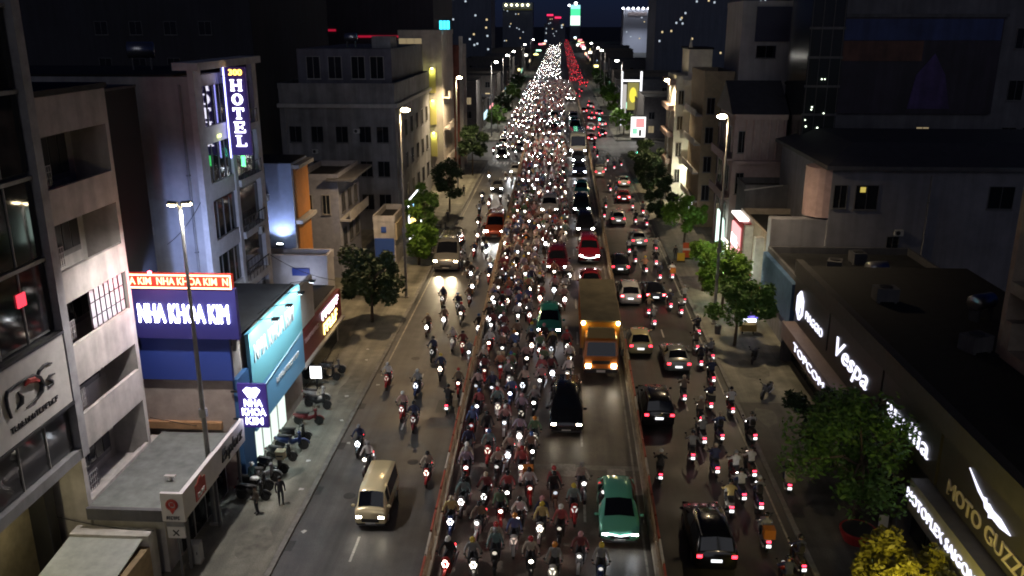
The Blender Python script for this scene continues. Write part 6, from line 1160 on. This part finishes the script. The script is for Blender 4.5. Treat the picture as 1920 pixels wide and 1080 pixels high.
for sx in (-.65, .65): ob('post', B(sx - .03, sx + .03, -.38, -.33, 1.001, 1.949), M_MET, t)
for sx in (-.5, .5): ob('wheel', MB().tube([(sx - .04, 0, .18), (sx + .04, 0, .18)], .18, 12), M_TYRE, t)
t = thing('litter_bin', 'dark litter bin on the pavement near the thin trunk tree', 'bin', (15.1, 77.5, .14)); ob('body', MB().tube([(0, 0, 0), (0, 0, .75)], [.26, .32], 14), M_DK, t); ob('lid', MB().tube([(0, 0, .751), (0, 0, .86)], [.34, .22], 14), M_BLK, t)
t = thing('round_planter', 'round red planter on the showroom pavement near the golden tree', 'planter', (17.1, 43.6, .14)); ob('bowl', MB().tube([(0, 0, 0), (0, 0, .55), (0, 0, .7)], [.75, 1.0, 1.02], 20), M('planter_red', (.35, .03, .03), .5), t); ob('soil', MB().tube([(0, 0, .70), (0, 0, .72)], .9, 20), M_BLK, t)
t = thing('white_board', 'plain white upright board beside the red planter', 'board', (18.5, 43.8, .14)); ob('panel', B(-.25, .25, -.04, .04, .1, 1.5), M('board_white', (.55, .55, .53), .6), t); ob('foot', B(-.3, .3, -.15, .15, 0, .099), M_BLK, t)
t = thing('traffic_light', 'traffic light showing green at the right of the crossing', 'traffic light', (14.3, 217, .13)); ob('pole', MB().tube([(0, 0, 0), (0, 0, 5.6), (-1.8, 0, 6.0), (-4.5, 0, 6.1)], .08, 8), M_POLE, t); ob('housing', B(-4.75, -4.25, -.2, .2, 5.0, 6.0), M_BLK, t); ob('green_lens', MB().ball((-4.5, -.22, 5.2), .2, (1, .4, 1)), E('green_signal', (.1, 1, .65), 22), t)
t = thing('roadside_panel_light', 'traffic light with green lamps by the dark trees near the crossing', 'traffic light', (14.6, 163, .13)); ob('pole', MB().tube([(0, 0, 0), (0, 0, 4.8)], .07, 8), M_POLE, t); ob('housing', B(-.22, .22, -.18, .18, 3.4, 4.9), M_BLK, t)
for i in range(3): ob('green_lens', MB().ball((0, -.2, 3.65 + i * .5), .16, (1, .4, 1)), E('green_signal', (.1, 1, .65), 22), t)
# overhead cables
cab = M('cable', (.015, .015, .015), .6)
def cable(a, b, sag, label):
    a, b = Vector(a), Vector(b); pts = [a.lerp(b, i / 10) - Vector((0, 0, sag * 4 * (i / 10) * (1 - i / 10))) for i in range(11)]; ob('overhead_cable', MB().tube(pts, .025, 5), cab, label=label, cat='cable', group='overhead cables')
cable((-24.6, 52, 14.6), (-24.3, 57, 16.3), .3, 'black cable running from the red ticker board up to the hotel wall'); cable((-24.0, 45.8, 5.6), (-19.2, 49.1, 3.2), .15, 'black cable from pale balcony house to the upright purple sign')
cable((-23.9, 68.8, 9.5), (-20.0, 74.1, 5.8), .4, 'black cable from hotel corner down to the low white shop'); cable((-26.1, 37.9, 3.9), (-20.2, 37.4, 3.4), .2, 'black cable along the lean-to wall under the flat roofed shop')
rt = thing('roof_vent', 'white roof vent on the green flat roof of the low shop', 'vent', (-20.9, 41.2, 4.08)); ob('pipe', MB().tube([(0, 0, 0), (0, 0, .25)], .08, 8), M_WHITE, rt); ob('cap', B(-.3, .3, -.12, .12, .251, .33), M_WHITE, rt)

rl_ = random.Random(9)
for i in range(9):
    ob('paper_scrap', MB().quad((-.16, -.1, .0), (.14, -.12, .03), (.17, .1, .01), (-.12, .13, .05)), M('paper', (.5, .5, .47), .8), None, (-15.5 - rl_.random() * 1.6 if i % 3 else -14.3, 42 + i * 3.6 + rl_.random() * 2, .15 if i % 3 else .01), (0, 0, rl_.random() * 3), label='scrap of pale paper lying near the left kerb, %s from the bottom' % ORD[i], cat='litter', group='paper scraps')
for i, (x, y, rx, ry) in enumerate(((-17.4, 53.5, 1.1, 2.2), (-16.4, 63, .8, 3), (-16.8, 41.5, 1.2, 1.6), (15.6, 59.5, 1, 1.8), (16.5, 68.5, 1.4, 2.4))):
    n = 14; ob('pavement_patch', MB().quad(*[(x + rx * cos(2 * pi * k / n) * rl_.uniform(.7, 1.1), y + ry * sin(2 * pi * k / n) * rl_.uniform(.7, 1.1), .1445) for k in range(n)]), M('pavement_patch', (.14, .135, .11), .8, var=.4, scale=1.5), kind='structure')
# ================================================================ bring the layout to metres
for o in list(S.objects):
    if o.parent is not None or o.type == 'CAMERA': continue
    o.location = o.location * SC
    if o.type == 'LIGHT':
        if o.data.type != 'SUN': o.data.energy *= SC * SC; o.data.shadow_soft_size *= SC
    else: o.scale = o.scale * SC
